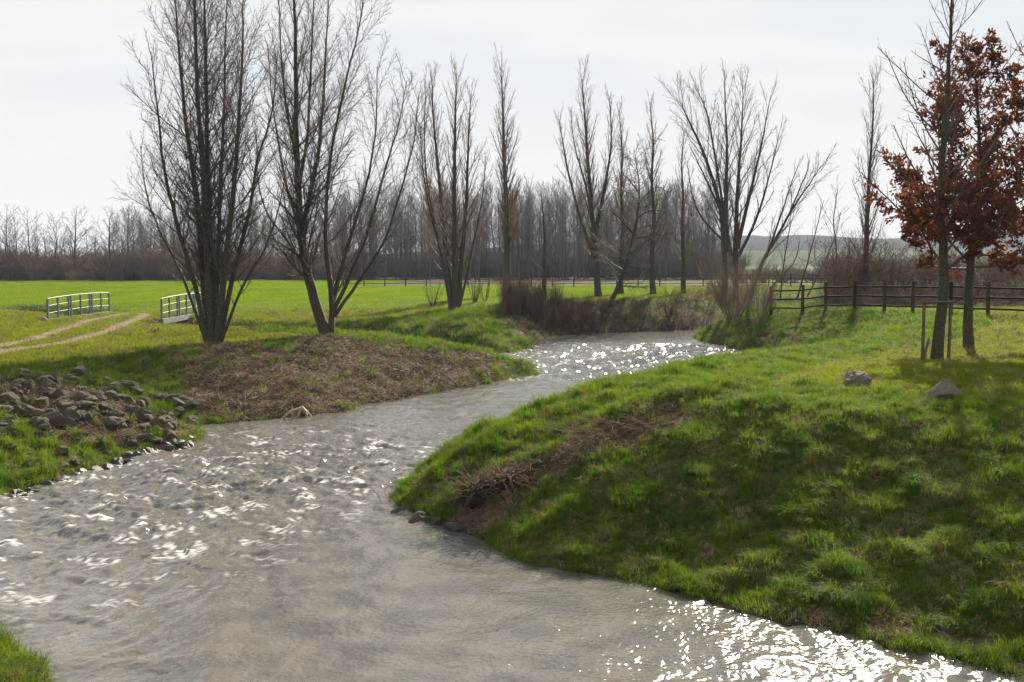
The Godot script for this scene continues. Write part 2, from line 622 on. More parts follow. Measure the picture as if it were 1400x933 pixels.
func make_materials() -> void:
	var grain := noise_texture(0.03, 5, Color(0.62, 0.62, 0.62), Color(1, 1, 1), 3)
	var coarse := noise_texture(0.02, 6, Color(0.45, 0.45, 0.45), Color(1, 1, 1), 8)
	M.ground = mat(Color(1, 1, 1), 0.95, coarse, 0.8, 4.0, true)
	M.ground.vertex_color_use_as_albedo = true
	var ripple := noise_texture(0.035, 4, Color(0, 0, 0), Color(1, 1, 1), 21)
	M.water = mat(Color(1, 1, 1), 0.08)
	M.water.vertex_color_use_as_albedo = true
	M.water.uv1_triplanar = true
	M.water.uv1_world_triplanar = true
	M.water.uv1_scale = Vector3.ONE * 0.5
	M.water.heightmap_enabled = true
	M.water.heightmap_texture = ripple
	M.water.heightmap_scale = 0.75
	for k in ["ground"]:
		M[k].metallic_specular = 0.15
	M.grass = mat(Color(1, 1, 1), 0.6)
	M.grass.vertex_color_use_as_albedo = true
	M.grass.backlight_enabled = true
	M.grass.backlight = Color(0.95, 1.0, 0.45)
	M.straw = mat(Color(1, 1, 1), 0.8)
	M.straw.vertex_color_use_as_albedo = true
	M.bark = mat(Color(0.105, 0.083, 0.055), 0.95, coarse, 1.4, 2.0)
	M.bark_green = mat(Color(0.105, 0.092, 0.042), 0.95, coarse, 1.6, 1.5)
	M.twig = mat(Color(0.08, 0.058, 0.04), 0.85)
	M.twig_warm = mat(Color(0.115, 0.08, 0.055), 0.8)
	M.twig_pale = mat(Color(0.15, 0.112, 0.07), 0.8)
	M.far_bark = mat(Color(0.09, 0.075, 0.06), 0.95)
	M.far_twig = mat(Color(0.105, 0.09, 0.075), 0.95)
	M.brush = mat(Color(0.125, 0.085, 0.056), 0.9)
	M.brush_dark = mat(Color(0.075, 0.052, 0.038), 0.9)
	M.leaf = mat(Color(1, 1, 1), 0.8)
	M.leaf.metallic_specular = 0.2
	M.leaf.vertex_color_use_as_albedo = true
	M.leaf.backlight_enabled = true
	M.leaf.backlight = Color(0.9, 0.7, 0.5)
	M.stone = mat(Color(0.15, 0.125, 0.083), 0.95, coarse, 2.3, 2.0)
	M.stone_moss = mat(Color(0.13, 0.135, 0.04), 0.95, coarse, 2.6, 3.0)
	M.stone_dark = mat(Color(0.12, 0.105, 0.08), 0.9, coarse, 2.0, 2.0)
	M.stone_wet = mat(Color(0.035, 0.033, 0.03), 0.3, grain, 2.0, 1.0)
	M.boulder = mat(Color(0.36, 0.30, 0.24), 0.95, coarse, 2.6, 3.5)
	M.wood_dark = mat(Color(0.035, 0.03, 0.025), 0.8, grain, 2.0, 1.0)
	M.wood_post = mat(Color(0.085, 0.07, 0.048), 0.9, grain, 2.5, 1.5)
	M.stake = mat(Color(0.17, 0.13, 0.085), 0.9, grain, 3.0, 1.0)
	M.steel_rail = mat(Color(0.20, 0.205, 0.21), 0.6)
	M.steel_rail.metallic = 0.3
	M.steel_post = mat(Color(0.09, 0.105, 0.13), 0.45)
	M.steel_post.metallic = 0.4
	M.concrete = mat(Color(0.15, 0.155, 0.16), 0.9, grain, 0.8, 0.5)
	M.gravel = mat(Color(0.26, 0.21, 0.14), 0.95, coarse, 1.0, 2.0)
	M.dead_wood = mat(Color(0.55, 0.45, 0.33), 0.8, grain, 4.0, 0.6)
	M.hill = mat(Color(0.018, 0.022, 0.02), 1.0, coarse, 0.02)
	M.pasture = mat(Color(0.05, 0.075, 0.02), 1.0, coarse, 0.02)
	for k in ["hill", "pasture", "straw", "far_bark", "far_twig", "brush", "brush_dark", "wood_dark", "wood_post", "gravel"]:
		M[k].metallic_specular = 0.12
	M.grass.metallic_specular = 0.13
	M.root_soil = mat(Color(0.05, 0.036, 0.025), 1.0, coarse, 2.5, 5.0)

# ---------------------------------------------------------------- sky
func make_sky(to_sun: Vector3) -> Sky:
	var w := 1024
	var h := 512
	var im := Image.create(w, h, false, Image.FORMAT_RGBF)
	var cl := FastNoiseLite.new()
	cl.seed = 77
	cl.frequency = 0.9
	cl.fractal_octaves = 4
	var low := Color(0.98, 0.945, 0.915)
	var midc := Color(0.83, 0.87, 0.91)
	var top := Color(0.64, 0.70, 0.79)
	for j in h:
		var el := (0.5 - (j + 0.5) / h) * PI
		if el < -0.02:
			for i in w:
				im.set_pixel(i, j, Color(0.30, 0.29, 0.24))
			continue
		var se := sin(maxf(el, 0.0))
		for i in w:
			var az := ((i + 0.5) / w - 0.5) * TAU
			var dir := Vector3(sin(az) * cos(el), se, -cos(az) * cos(el))
			var c := low.lerp(midc, smoothstep(0.0, 0.20, se)).lerp(top, smoothstep(0.25, 0.95, se))
			var ang := acos(clampf(dir.dot(to_sun), -1.0, 1.0))
			var glow := exp(-pow(ang / 0.50, 2.0)) * 0.85 + 0.35 * exp(-ang * 1.6)
			c = c.lerp(Color(1.10, 1.08, 1.05), clampf(glow * 1.15, 0.0, 1.0))
			var q := 1.0 / (se + 0.10)
			var cn := cl.get_noise_3d(dir.x * q * 0.9, 3.0, dir.z * q * 1.5) + 0.5 * cl.get_noise_3d(dir.x * q * 0.5 + 9.0, 7.0, dir.z * q * 4.0)
			c = c.lerp(Color(0.97, 0.95, 0.93), clampf(cn * 1.1 + 0.16, 0.0, 0.75))
			im.set_pixel(i, j, Color(c.r, c.g, c.b) * (1.0 / EXPO))
	var pan := PanoramaSkyMaterial.new()
	pan.panorama = ImageTexture.create_from_image(im)
	var s := Sky.new()
	s.sky_material = pan
	return s

# ---------------------------------------------------------------- grass and litter
func tuft(blades: int, spread: float, short: float, tall: float, width: float, lean: float, seed_no: int) -> ArrayMesh:
	var r := RandomNumberGenerator.new()
	r.seed = seed_no
	var acc := Acc.new()
	for b in blades:
		var g := r.randf() * TAU
		var o := Vector3(cos(g), 0, sin(g))
		var p := o * spread * sqrt(r.randf())
		var l := r.randf_range(short, tall)
		var turn := r.randf() * TAU
		var out := (o * 0.6 + Vector3(cos(turn), 0, sin(turn)) * 0.8).normalized()
		var side := out.cross(Vector3.UP).normalized() * width * 0.5
		var k := lean * r.randf_range(0.3, 1.4)
		var m := p + Vector3.UP * l * 0.55 + out * l * 0.25 * k
		var t := p + Vector3.UP * l * (1.0 - 0.35 * k) + out * l * 0.75 * k
		var base := acc.v.size()
		acc.v.append(p - side - Vector3.UP * 0.03); acc.v.append(p + side - Vector3.UP * 0.03)
		acc.v.append(m - side * 0.8); acc.v.append(m + side * 0.8); acc.v.append(t)
		for j in [0, 1, 2, 1, 3, 2, 2, 3, 4]:
			acc.ix.append(base + j)
	return acc.mesh()

func litter(sticks: int, spread: float, long: float, rad: float, seed_no: int, rise := 0.25) -> ArrayMesh:
	rng.seed = seed_no
	var acc := Acc.new()
	for i in sticks:
		var p := Vector3(rng.randf_range(-spread, spread), rng.randf_range(0.0, 0.03), rng.randf_range(-spread, spread))
		var g := rng.randf() * TAU
		var d := Vector3(cos(g), rng.randf_range(-0.05, rise), sin(g)).normalized()
		var l := long * rng.randf_range(0.4, 1.2)
		var pts := PackedVector3Array([p])
		for s in 3:
			d = (d + rand3() * 0.3 + Vector3(0, -0.06, 0)).normalized()
			p += d * l / 3.0
			pts.append(p)
		acc.tube(pts, rad * rng.randf_range(0.6, 1.3), rad * 0.4, 3)
	return acc.mesh()

func standing(p: Vector3, up: Vector3, scale: Vector3, tilt := 0.15) -> Transform3D:
	var u := (up + rand3() * tilt).normalized()
	var g := rng.randf() * TAU
	var a := u.cross(Vector3(cos(g), 0.01, sin(g))).normalized()
	var b := a.cross(u)
	return Transform3D(Basis(a * scale.x, u * scale.y, b * scale.z), p)

func in_view(x: float, z: float, more := 2.5) -> bool:
	return z < -6.5 and absf(x) < -z * 0.52 + more

func build_grass() -> void:
	var lawn := [tuft(16, 0.10, 0.03, 0.075, 0.007, 0.9, 31), tuft(18, 0.11, 0.035, 0.085, 0.006, 0.8, 32)]
	var tall := [tuft(22, 0.085, 0.07, 0.17, 0.0065, 0.95, 41), tuft(26, 0.10, 0.06, 0.15, 0.006, 1.1, 42), tuft(20, 0.07, 0.09, 0.20, 0.006, 0.9, 43)]
	var P := {"lawn": [[], []], "tall": [[], [], []], "dry": [[]], "litter": [[]], "moss": [[]]}
	var C := {"lawn": [PackedColorArray(), PackedColorArray()], "tall": [PackedColorArray(), PackedColorArray(), PackedColorArray()], "dry": [PackedColorArray()], "litter": [PackedColorArray()], "moss": [PackedColorArray()]}
	rng.seed = 4
	for zi in range(-62, -7):
		for xi in range(-34, 36):
			if not in_view(xi + 0.5, zi + 0.5):
				continue
			var dist := Vector2(xi + 0.5, zi + 0.5).length()
			var want: float = clampf(210.0 * pow(14.0 / dist, 1.75), 14.0, 230.0)
			var grow_s := clampf(sqrt(210.0 / want) * 0.85, 0.95, 2.3)
			for k in int(want):
				var x := xi + rng.randf()
				var z := zi + rng.randf()
				var d := shore_at(x, z)
				if d < 0.12:
					continue
				var n1 := noise_mid.get_noise_2d(x * 1.7 + 40.0, z * 1.7)
				var n2 := noise_fine.get_noise_2d(x + 90.0, z - 30.0)
				var lumps := noise_fine.get_noise_2d(x, z)
				var b := brownness(x, z) if z < -9.0 else 0.0
				var bb := smoothstep(0.25, 0.6, b + 0.45 * n1 + 0.25 * n2)
				if x < -12.0 and z < -30.0 and z > -62.0 and rut_at(x, z) < 0.42 + 0.2 * n2:
					continue
				if absf(x + 18.4) < 0.25 and z > -61.5 and z < -52.6:
					continue
				var y := ground_at(x, z)
				var up := slope_up(x, z)
				var p := Vector3(x, y, z)
				if rng.randf() < bb * 0.86:
					if rng.randf() < 0.34:
						var s := rng.randf_range(0.7, 1.3) * grow_s
						P.litter[0].append(standing(p, up, Vector3(s, s, s), 0.25))
						C.litter[0].append(Color(0.085, 0.06, 0.042).lerp(Color(0.34, 0.26, 0.18), pow(rng.randf(), 2.6)))
					continue
				var steep := d < 7.0 and not (x < -14.0)
				# lush, yellowish and withered grass grow in patches
				var lush := Color(0.060, 0.120, 0.012)
				var fresh := Color(0.145, 0.205, 0.018)
				var olive := Color(0.165, 0.165, 0.035)
				var c := lush.lerp(fresh, clampf(0.5 + 0.9 * n1 + rng.randf_range(-0.3, 0.3), 0.0, 1.0)).lerp(olive, clampf(1.1 * n2 + rng.randf_range(-0.2, 0.25), 0.0, 1.0))
				if not steep:
					c = c.lerp(Color(0.235, 0.228, 0.028), 0.55)
				if rng.randf() < 0.05 + 0.10 * clampf(n2 * 2.0, 0.0, 1.0) + 0.3 * bb:
					var s2 := rng.randf_range(0.6, 1.0) * grow_s
					P.dry[0].append(standing(p, up, Vector3(s2, s2 * 0.8, s2), 0.3))
					C.dry[0].append(Color(0.20, 0.145, 0.08).lerp(Color(0.36, 0.28, 0.16), rng.randf()))
					continue
				var high := steep and (lumps > -0.12 or rng.randf() < 0.45)
				if high:
					var q := rng.randi() % 3
					var s3 := rng.randf_range(0.55, 1.1) * grow_s * (0.85 + 0.9 * maxf(lumps, 0.0))
					P.tall[q].append(standing(p, up.lerp(Vector3.UP, 0.5), Vector3(s3, s3 * (1.0 if dist < 25.0 else 0.75), s3), 0.3))
					C.tall[q].append(c)
				else:
					var q2 := rng.randi() % 2
					var s4 := rng.randf_range(0.8, 1.3) * grow_s
					P.lawn[q2].append(standing(p, up, Vector3(s4, s4 * (0.9 if dist < 25.0 else 0.6), s4), 0.25))
					C.lawn[q2].append(c)
	# big drooping tussocks that make the banks lumpy
	var clump := [tuft(54, 0.09, 0.14, 0.27, 0.0065, 1.25, 61), tuft(60, 0.11, 0.12, 0.24, 0.006, 1.4, 62)]
	var CP := [[], []]
	var CC := [PackedColorArray(), PackedColorArray()]
	for i in 9000:
		var z := -lerpf(8.5, 34.0, pow(rng.randf(), 1.2))
		var x := rng.randf_range(-0.54, 0.56) * -z
		var d := shore_at(x, z)
		if d < 0.2 or d > 7.5 or (x < -5.0 and z < -27.0 and rng.randf() < 0.85):
			continue
		if noise_fine.get_noise_2d(x, z) < rng.randf_range(-0.25, 0.35) or brownness(x, z) > rng.randf_range(0.3, 0.7):
			continue
		var s := rng.randf_range(0.45, 0.95) * clampf(1.5 - d / 9.0, 0.7, 1.3)
		var q := rng.randi() % 2
		CP[q].append(standing(Vector3(x, ground_at(x, z) - 0.01, z), Vector3.UP, Vector3(s, s * rng.randf_range(0.75, 1.05), s), 0.2))
		var c := Color(0.065, 0.125, 0.014).lerp(Color(0.15, 0.20, 0.022), rng.randf())
		var kind := rng.randf()
		if kind < 0.22:
			c = Color(0.10, 0.14, 0.045)
		elif kind < 0.32:
			c = Color(0.19, 0.15, 0.075)
		CC[q].append(c)
	for q in 2:
		tag(scatter("grass_tussocks", clump[q], M.grass, CP[q], CC[q]), "drooping grass tussocks that make the banks lumpy", "grass", "tussocks of the banks", "stuff")
	for q in 3:
		tag(scatter("bank_grass", tall[q], M.grass, P.tall[q], C.tall[q]), "long tufted grass growing over the river banks", "grass", "grass of the banks", "stuff")
	for q in 2:
		tag(scatter("meadow_grass", lawn[q], M.grass, P.lawn[q], C.lawn[q]), "short green meadow turf above the river banks", "grass", "turf of the meadow", "stuff")
	tag(scatter("withered_grass", tall[1], M.straw, P.dry[0], C.dry[0]), "withered straw coloured grass tufts among the green", "grass", "", "stuff")
	tag(scatter("plant_litter", litter(18, 0.15, 0.105, 0.0055, 91, 0.6), M.straw, P.litter[0], C.litter[0]), "brown dead stalks and litter matted on the bank", "dead plants", "", "stuff")
	# the young crop on the field beyond
	var crop := tuft(12, 0.16, 0.05, 0.10, 0.016, 0.7, 51)
	var places := []
	var tints := PackedColorArray()
	for i in 90000:
		var z := -lerpf(59.0, 150.0, pow(rng.randf(), 0.8))
		var x := rng.randf_range(-0.54, 0.16) * -z
		if x > -16.0 and z < -117.0 or z > -61.0 - 0.06 * x:
			continue
		var s := rng.randf_range(1.3, 2.2) * (-z / 90.0)
		places.append(standing(Vector3(x, ground_at(x, z), z), Vector3.UP, Vector3(s, clampf(s * 0.6, 0.6, 1.1), s), 0.2))
		tints.append(Color(0.135, 0.215, 0.012).lerp(Color(0.205, 0.255, 0.018), clampf(0.5 + 0.8 * noise_mid.get_noise_2d(x * 0.4, z * 0.15) + rng.randf_range(-0.25, 0.25), 0.0, 1.0)))
	tag(scatter("crop_field", crop, M.grass, places, tints), "bright green young crop covering the flat field", "crop", "", "stuff")
	# rough pasture farther off on the right-hand side
	places = []
	tints = PackedColorArray()
	for i in 26000:
		var z2 := -lerpf(55.0, 118.0, rng.randf())
		var x2 := rng.randf_range(0.02, 0.54) * -z2
		if shore_at(x2, z2) < 0.8:
			continue
		var s5 := rng.randf_range(1.2, 2.0) * (-z2 / 80.0)
		places.append(standing(Vector3(x2, ground_at(x2, z2), z2), Vector3.UP, Vector3(s5, 0.8, s5), 0.2))
		tints.append(Color(0.09, 0.14, 0.02).lerp(Color(0.20, 0.16, 0.06), clampf(0.35 + noise_mid.get_noise_2d(x2 * 0.5, z2 * 0.4) * 1.4, 0.0, 1.0)))
	tag(scatter("pasture_grass", crop, M.grass, places, tints), "rough pasture grass beyond the paddock fence", "grass", "", "stuff")

# ---------------------------------------------------------------- trees
# levels: [per_m, from, angle, length, taper, radius, least radius, segments, sides, wobble, up]
var STEMMY := [
	[3.5, 0.17, 36.0, 0.25, 0.50, 0.30, 0.010, 6, 4, 0.13, 0.085],
	[8.5, 0.08, 36.0, 0.46, 0.5, 0.5, 0.0066, 4, 3, 0.18, 0.07],
	[8.0, 0.08, 38.0, 0.58, 0.4, 0.65, 0.0056, 2, 3, 0.24, 0.03]]

func stem_tree(called: String, label: String, category: String, base: Vector3, depth: float, stems: Array, cfg: Array, bark: Material, twig: Material, seed_no: int, trunk_r := 0.0) -> Node3D:
	rng.seed = seed_no
	var t := thing(called, base, label, category)
	var crown := Acc.new()
	for st in stems:
		var pts := PackedVector3Array()
		var list: Array = st[0]
		for i in list.size():
			var q := at_depth(list[i][0], list[i][1], depth + float(st[2]) * i / (list.size() - 1)) - base
			if i == 0 and q.y < 0.6:
				q.y = -0.15
			pts.append(q)
		var path := smooth_path(pts)
		var own := Acc.new()
		own.tube(path, st[1] * 0.82, maxf(0.012, float(st[1]) * 0.07), 9, 0.25)
		part("stem", own.mesh(), bark, t)
		spawn(crown, path, st[1] * 0.82, maxf(0.012, float(st[1]) * 0.07), 0, cfg)
	part("crown", crown.mesh(), twig, t)
	return t

# a tree with one upright trunk: height, trunk radius, sideways lean of the top
func pole_tree(called: String, label: String, category: String, base: Vector3, height: float, radius: float, lean: Vector3, cfg: Array, bark: Material, twig: Material, seed_no: int, group := "") -> Node3D:
	rng.seed = seed_no
	var t := thing(called, base, label, category, group)
	var ctrl := PackedVector3Array()
	for i in 6:
		var f := i / 5.0
		ctrl.append(Vector3(lean.x * f * f, height * f, lean.z * f * f) + rand3() * Vector3(0.12, 0, 0.12) * (1.0 if i else 0.0))
	ctrl[0].y = -0.2
	var path := smooth_path(ctrl)
	var trunk := Acc.new()
	trunk.tube(path, radius, maxf(0.012, radius * 0.08), 9, 0.3)
	part("trunk", trunk.mesh(), bark, t)
	var crown := Acc.new()
	spawn(crown, path, radius, maxf(0.012, radius * 0.08), 0, cfg)
	part("crown", crown.mesh(), twig, t)
	return t

func shrub(called: String, label: String, base: Vector3, stems: int, height: float, fan: float, radius: float, cfg: Array, material: Material, seed_no: int, category := "shrub", group := "") -> Node3D:
	rng.seed = seed_no
	var t := thing(called, base, label, category, group)
	var big := Acc.new()
	var fine := Acc.new()
	for i in stems:
		var g := rng.randf() * TAU
		var lean := fan * sqrt(rng.randf())
		var d := Vector3(cos(g) * lean, 1.0, sin(g) * lean).normalized()
		var p := Vector3(cos(g), 0, sin(g)) * rng.randf() * 0.12 * height * 0.5 + Vector3(0, -0.08, 0)
		var l := height * rng.randf_range(0.55, 1.1)
		var pts := PackedVector3Array([p])
		for s in 6:
			d = (d + rand3() * 0.09 + Vector3(0, 0.03, 0)).normalized()
			p += d * l / 6.0
			pts.append(p)
		var r := radius * rng.randf_range(0.6, 1.2)
		big.tube(pts, r, r * 0.2, 4)
		spawn(fine, pts, r, r * 0.2, 0, cfg)
	part("stems", big.mesh(), material, t)
	part("twigs", fine.mesh(), material, t)
	return t

func build_big_trees() -> void:
	var a := on_ground(289, 471)
	var da := -a.z
	stem_tree("multi_stem_tree", "tall bare tree with many upright stems, nearest the bridge railing", "tree", a, da, [
		[[[287, 472], [279, 400], [267, 260], [252, 150], [242, 40], [236, -50]], 0.17, 1.2],
		[[[290, 472], [284, 380], [278, 250], [270, 130], [266, 20], [262, -70]], 0.19, -0.8],
		[[[293, 472], [290, 370], [283, 240], [282, 120], [279, 10], [280, -80]], 0.17, 0.4],
		[[[296, 472], [305, 390], [318, 270], [326, 170], [331, 70], [333, -30]], 0.16, -1.5],
		[[[298, 472], [318, 380], [340, 290], [352, 220], [372, 150], [380, 70]], 0.12, 1.8],
		[[[285, 472], [266, 390], [240, 300], [224, 230], [215, 150], [206, 70]], 0.12, -1.6],
		[[[290, 470], [297, 380], [300, 280], [305, 170], [308, 60], [312, -40]], 0.13, 2.2],
		[[[284, 468], [250, 380], [220, 320], [200, 265], [192, 200]], 0.075, 1.5],
		[[[299, 468], [330, 395], [362, 340], [382, 280], [392, 220]], 0.07, -1.2]],
		STEMMY, M.bark, M.twig, 101)
	var b := on_ground(447, 459)
	var db := -b.z
	stem_tree("multi_stem_tree", "tall bare tree leaning from its base, beside the brown littered bank", "tree", b, db, [
		[[[447, 462], [430, 410], [415, 350], [409, 290], [405, 190], [404, 90], [402, -10], [400, -80]], 0.27, 0.5],
		[[[414, 345], [418, 295], [433, 220], [441, 145], [446, 60], [450, -40]], 0.14, -0.6],
		[[[452, 462], [455, 415], [462, 385], [474, 340], [490, 290], [505, 235], [514, 170], [516, 90]], 0.15, 1.2],
		[[[455, 430], [447, 350], [445, 290], [452, 215], [468, 130], [490, 40], [500, -30]], 0.12, -1.4],
		[[[456, 425], [482, 370], [505, 310], [528, 225], [545, 170], [556, 110]], 0.10, 0.9],
		[[[457, 432], [490, 385], [525, 330], [548, 260], [566, 190], [572, 130]], 0.085, -1.0],
		[[[412, 320], [396, 270], [384, 215], [372, 140], [366, 60]], 0.085, 1.3],
		[[[409, 250], [420, 190], [424, 110], [428, 20], [430, -60]], 0.09, 1.0],
		[[[416, 362], [385, 320], [362, 285], [352, 235], [350, 180]], 0.055, -1.2],
		[[[406, 220], [392, 150], [384, 70], [380, -20]], 0.07, -1.1]],
		STEMMY, M.bark, M.twig, 102)

var POPLAR := [
	[3.6, 0.16, 28.0, 0.24, 0.55, 0.32, 0.014, 6, 4, 0.11, 0.11],
	[5.2, 0.12, 28.0, 0.42, 0.45, 0.5, 0.0095, 4, 3, 0.14, 0.09],
	[4.8, 0.12, 30.0, 0.48, 0.4, 0.65, 0.0082, 2, 3, 0.17, 0.04]]

func build_mid_trees() -> void:
	var c := on_ground(622, 425)
	stem_tree("multi_stem_tree", "bare tree with a short thick bole between two small shrubs on the grassy rise", "tree", c, -c.z, [
		[[[618, 427], [612, 360], [603, 270], [594, 180], [590, 105]], 0.24, 1.5],
		[[[622, 427], [622, 350], [621, 260], [622, 170], [624, 100]], 0.26, -1.0],
		[[[625, 427], [632, 350], [638, 270], [640, 200], [644, 130]], 0.22, 1.0],
		[[[619, 420], [604, 350], [588, 290], [578, 230], [574, 170]], 0.12, -1.8],
		[[[626, 415], [645, 345], [658, 280], [664, 220]], 0.11, 2.0],
		[[[617, 420], [600, 330], [584, 250], [580, 180], [582, 120]], 0.12, 2.4]],
		POPLAR, M.bark, M.twig_warm, 111)
	var d := at_depth(692, 405, 76)
	d.y = ground_at(d.x, d.z)
	pole_tree("poplar_tree", "slim upright bare poplar standing alone in front of the wood's gap", "tree", d, 16.6, 0.30, Vector3(-0.3, 0, 0), POPLAR, M.bark, M.twig_warm, 112)
	var e := on_ground(746, 446)
	pole_tree("dead_tree", "small gnarled thin tree with broken top in the reddish reeds", "tree", e, 7.6, 0.17, Vector3(-0.2, 0, 0.4), [[1.0, 0.35, 48.0, 0.18, 0.5, 0.45, 0.02, 5, 4, 0.3, 0.05], [2.5, 0.2, 40.0, 0.4, 0.4, 0.5, 0.01, 3, 3, 0.3, 0.05]], M.bark, M.twig, 113)
	var f := at_depth(817, 408, 71)
	f.y = ground_at(f.x, f.z)
	stem_tree("forked_tree", "tall bare tree forked low, its thinner stem leaning out over the pool", "tree", f, 71.0, [
		[[[818, 410], [814, 340], [806, 250], [801, 180], [796, 108]], 0.30, 0.6],
		[[[812, 330], [828, 250], [836, 190], [833, 130]], 0.17, -1.0],
		[[[812, 350], [794, 300], [778, 240], [769, 190], [764, 165]], 0.16, 1.4],
		[[[810, 300], [800, 250], [786, 200], [780, 150]], 0.11, -1.2]],
		POPLAR, M.bark, M.twig_warm, 114)
	var lean_alder := at_depth(838, 416, 67)
	lean_alder.y = ground_at(lean_alder.x, lean_alder.z)
	stem_tree("alder_tree", "dark alder leaning right with clustered twigs, second trunk on the far bank", "tree", lean_alder, 67.0, [
		[[[836, 420], [850, 380], [862, 340], [872, 290], [874, 250], [868, 215]], 0.20, -0.6],
		[[[858, 352], [878, 335], [898, 322], [920, 318]], 0.08, 0.8],
		[[[866, 320], [850, 302], [836, 290], [822, 288]], 0.08, -0.8],
		[[[870, 300], [884, 290], [900, 288], [914, 294]], 0.07, -0.5],
		[[[872, 262], [860, 246], [852, 240], [842, 244]], 0.06, 0.7],
		[[[872, 280], [888, 262], [900, 256], [912, 262]], 0.06, 0.6]],
		[[4.5, 0.12, 60.0, 0.34, 0.4, 0.4, 0.018, 5, 3, 0.24, 0.0], [7.0, 0.15, 50.0, 0.42, 0.4, 0.5, 0.014, 3, 3, 0.28, -0.02], [9.0, 0.15, 55.0, 0.45, 0.4, 0.6, 0.013, 2, 3, 0.3, -0.06]], M.bark, M.twig, 115)
	var slim := [
		[849, 404, 76.0, 152, 0.20, -0.2, "thin bare poplar rising just behind the leaning dark alder", 116],
		[893, 404, 74.0, 140, 0.22, -0.35, "tall narrow bare poplar behind the timber fence, beside the leaning alder", 117],
		[934, 402, 76.0, 180, 0.19, -0.25, "slender bare tree standing next to the wide fan-shaped willow", 118],
		[1186, 386, 62.0, 108, 0.20, -0.1, "tall narrow bare tree half hidden behind the brown-leaved oak", 119]]
	for s in slim:
		var p := at_depth(s[0], s[1], s[2])
		p.y = ground_at(p.x, p.z)
		pole_tree("poplar_tree", s[6], "tree", p, at_depth(s[0], s[3], s[2]).y - p.y, s[4], Vector3(s[5], 0, 0.3), POPLAR, M.bark, M.twig_warm, s[7])
	var j := at_depth(992, 412, 60)
	j.y = ground_at(j.x, j.z)
	var WILLOW := [
		[2.4, 0.22, 27.0, 0.26, 0.40, 0.36, 0.015, 6, 4, 0.12, 0.06],
		[5.2, 0.2, 28.0, 0.42, 0.4, 0.5, 0.0095, 4, 3, 0.14, 0.05],
		[6.0, 0.2, 28.0, 0.45, 0.4, 0.6, 0.008, 2, 3, 0.16, 0.03]]
	stem_tree("willow_tree", "wide fan-shaped bare willow with several thick limbs behind the yellowish bush", "tree", j, 60.0, [
		[[[991, 415], [990, 340], [984, 280], [966, 220], [944, 170], [930, 140]], 0.24, 0.8],
		[[[991, 345], [993, 260], [994, 190], [990, 112]], 0.20, -0.4],
		[[[1006, 415], [1006, 330], [1009, 250], [1014, 185], [1016, 125]], 0.22, 0.6],
		[[[1008, 340], [1024, 270], [1040, 205], [1054, 130]], 0.16, -0.9],
		[[[1010, 350], [1034, 300], [1052, 240], [1066, 180]], 0.13, 1.2],
		[[[990, 300], [972, 260], [958, 230], [946, 205]], 0.10, -1.4],
		[[[990, 330], [962, 300], [946, 265], [940, 220]], 0.09, 1.2],
		[[[1000, 350], [982, 240], [968, 160], [956, 130]], 0.12, -0.6]],
		WILLOW, M.bark, M.twig_warm, 120)
	var k := at_depth(1022, 420, 57)
	k.y = ground_at(k.x, k.z)
	stem_tree("leaning_tree", "bare tree leaning strongly right with an upswept brushy top, right of the willow", "tree", k, 57.0, [
		[[[1018, 424], [1040, 365], [1062, 325], [1084, 285], [1108, 250], [1122, 228]], 0.15, 0.6],
		[[[1050, 345], [1066, 300], [1080, 258], [1092, 225]], 0.08, -0.6],
		[[[1080, 292], [1094, 258], [1104, 232], [1106, 220]], 0.06, 0.4]],
		WILLOW, M.bark, M.twig_warm, 121)
	var saplings := [
		[1045, 424, [[1045, 424], [1058, 390], [1085, 360], [1094, 330]], 0.07, 54.0, "slim sapling bent low to the right beside the smaller willow bush"],
		[1066, 412, [[1066, 412], [1072, 360], [1080, 310], [1082, 262]], 0.06, 58.0, "thin straight sapling in the tangle beyond the smaller willow bush"],
		[1090, 408, [[1090, 408], [1104, 360], [1116, 315], [1126, 275]], 0.07, 60.0, "thin leaning sapling just beyond the fence's left end"],
		[1104, 406, [[1104, 406], [1122, 370], [1142, 325], [1150, 290]], 0.06, 62.0, "curved bare sapling leaning towards the brown-leaved oak"],
		[1140, 400, [[1140, 400], [1144, 350], [1140, 300], [1146, 258]], 0.08, 60.0, "dark-stemmed small tree between the saplings and the oak"]]
	var n := 0
	for s in saplings:
		var p := at_depth(s[0], s[1], s[4])
		p.y = ground_at(p.x, p.z)
		stem_tree("sapling", s[5], "tree", p, s[4], [[s[2], s[3], 0.3]], [
			[2.4, 0.25, 35.0, 0.30, 0.4, 0.5, 0.012, 5, 3, 0.16, 0.05], [3.5, 0.2, 34.0, 0.42, 0.4, 0.5, 0.008, 3, 3, 0.18, 0.03], [3.0, 0.2, 34.0, 0.42, 0.4, 0.6, 0.007, 2, 3, 0.18, 0.03]], M.bark, M.twig_warm, 130 + n)
		n += 1

func leaf_mesh() -> ArrayMesh:
	# a lobed oak leaf, folded a little along its rib
	var acc := Acc.new()
	var half := [[0.0, 0.004], [0.02, 0.022], [0.035, 0.012], [0.052, 0.030], [0.068, 0.015], [0.084, 0.026], [0.11, 0.0]]
	for side in [-1.0, 1.0]:
		for i in half.size() - 1:
			var base := acc.v.size()
			acc.v.append(Vector3(0, 0, half[i][0]))
			acc.v.append(Vector3(side * float(half[i][1]), float(half[i][1]) * 0.5 - 0.3 * float(half[i][0]) * float(half[i][0]) * 8.0, half[i][0]))
			acc.v.append(Vector3(side * float(half[i + 1][1]), float(half[i + 1][1]) * 0.5 - 0.3 * float(half[i + 1][0]) * float(half[i + 1][0]) * 8.0, half[i + 1][0]))
			acc.v.append(Vector3(0, 0, half[i + 1][0]))
			for q in [0, 1, 2, 0, 2, 3]:
				acc.ix.append(base + q)
	return acc.mesh()

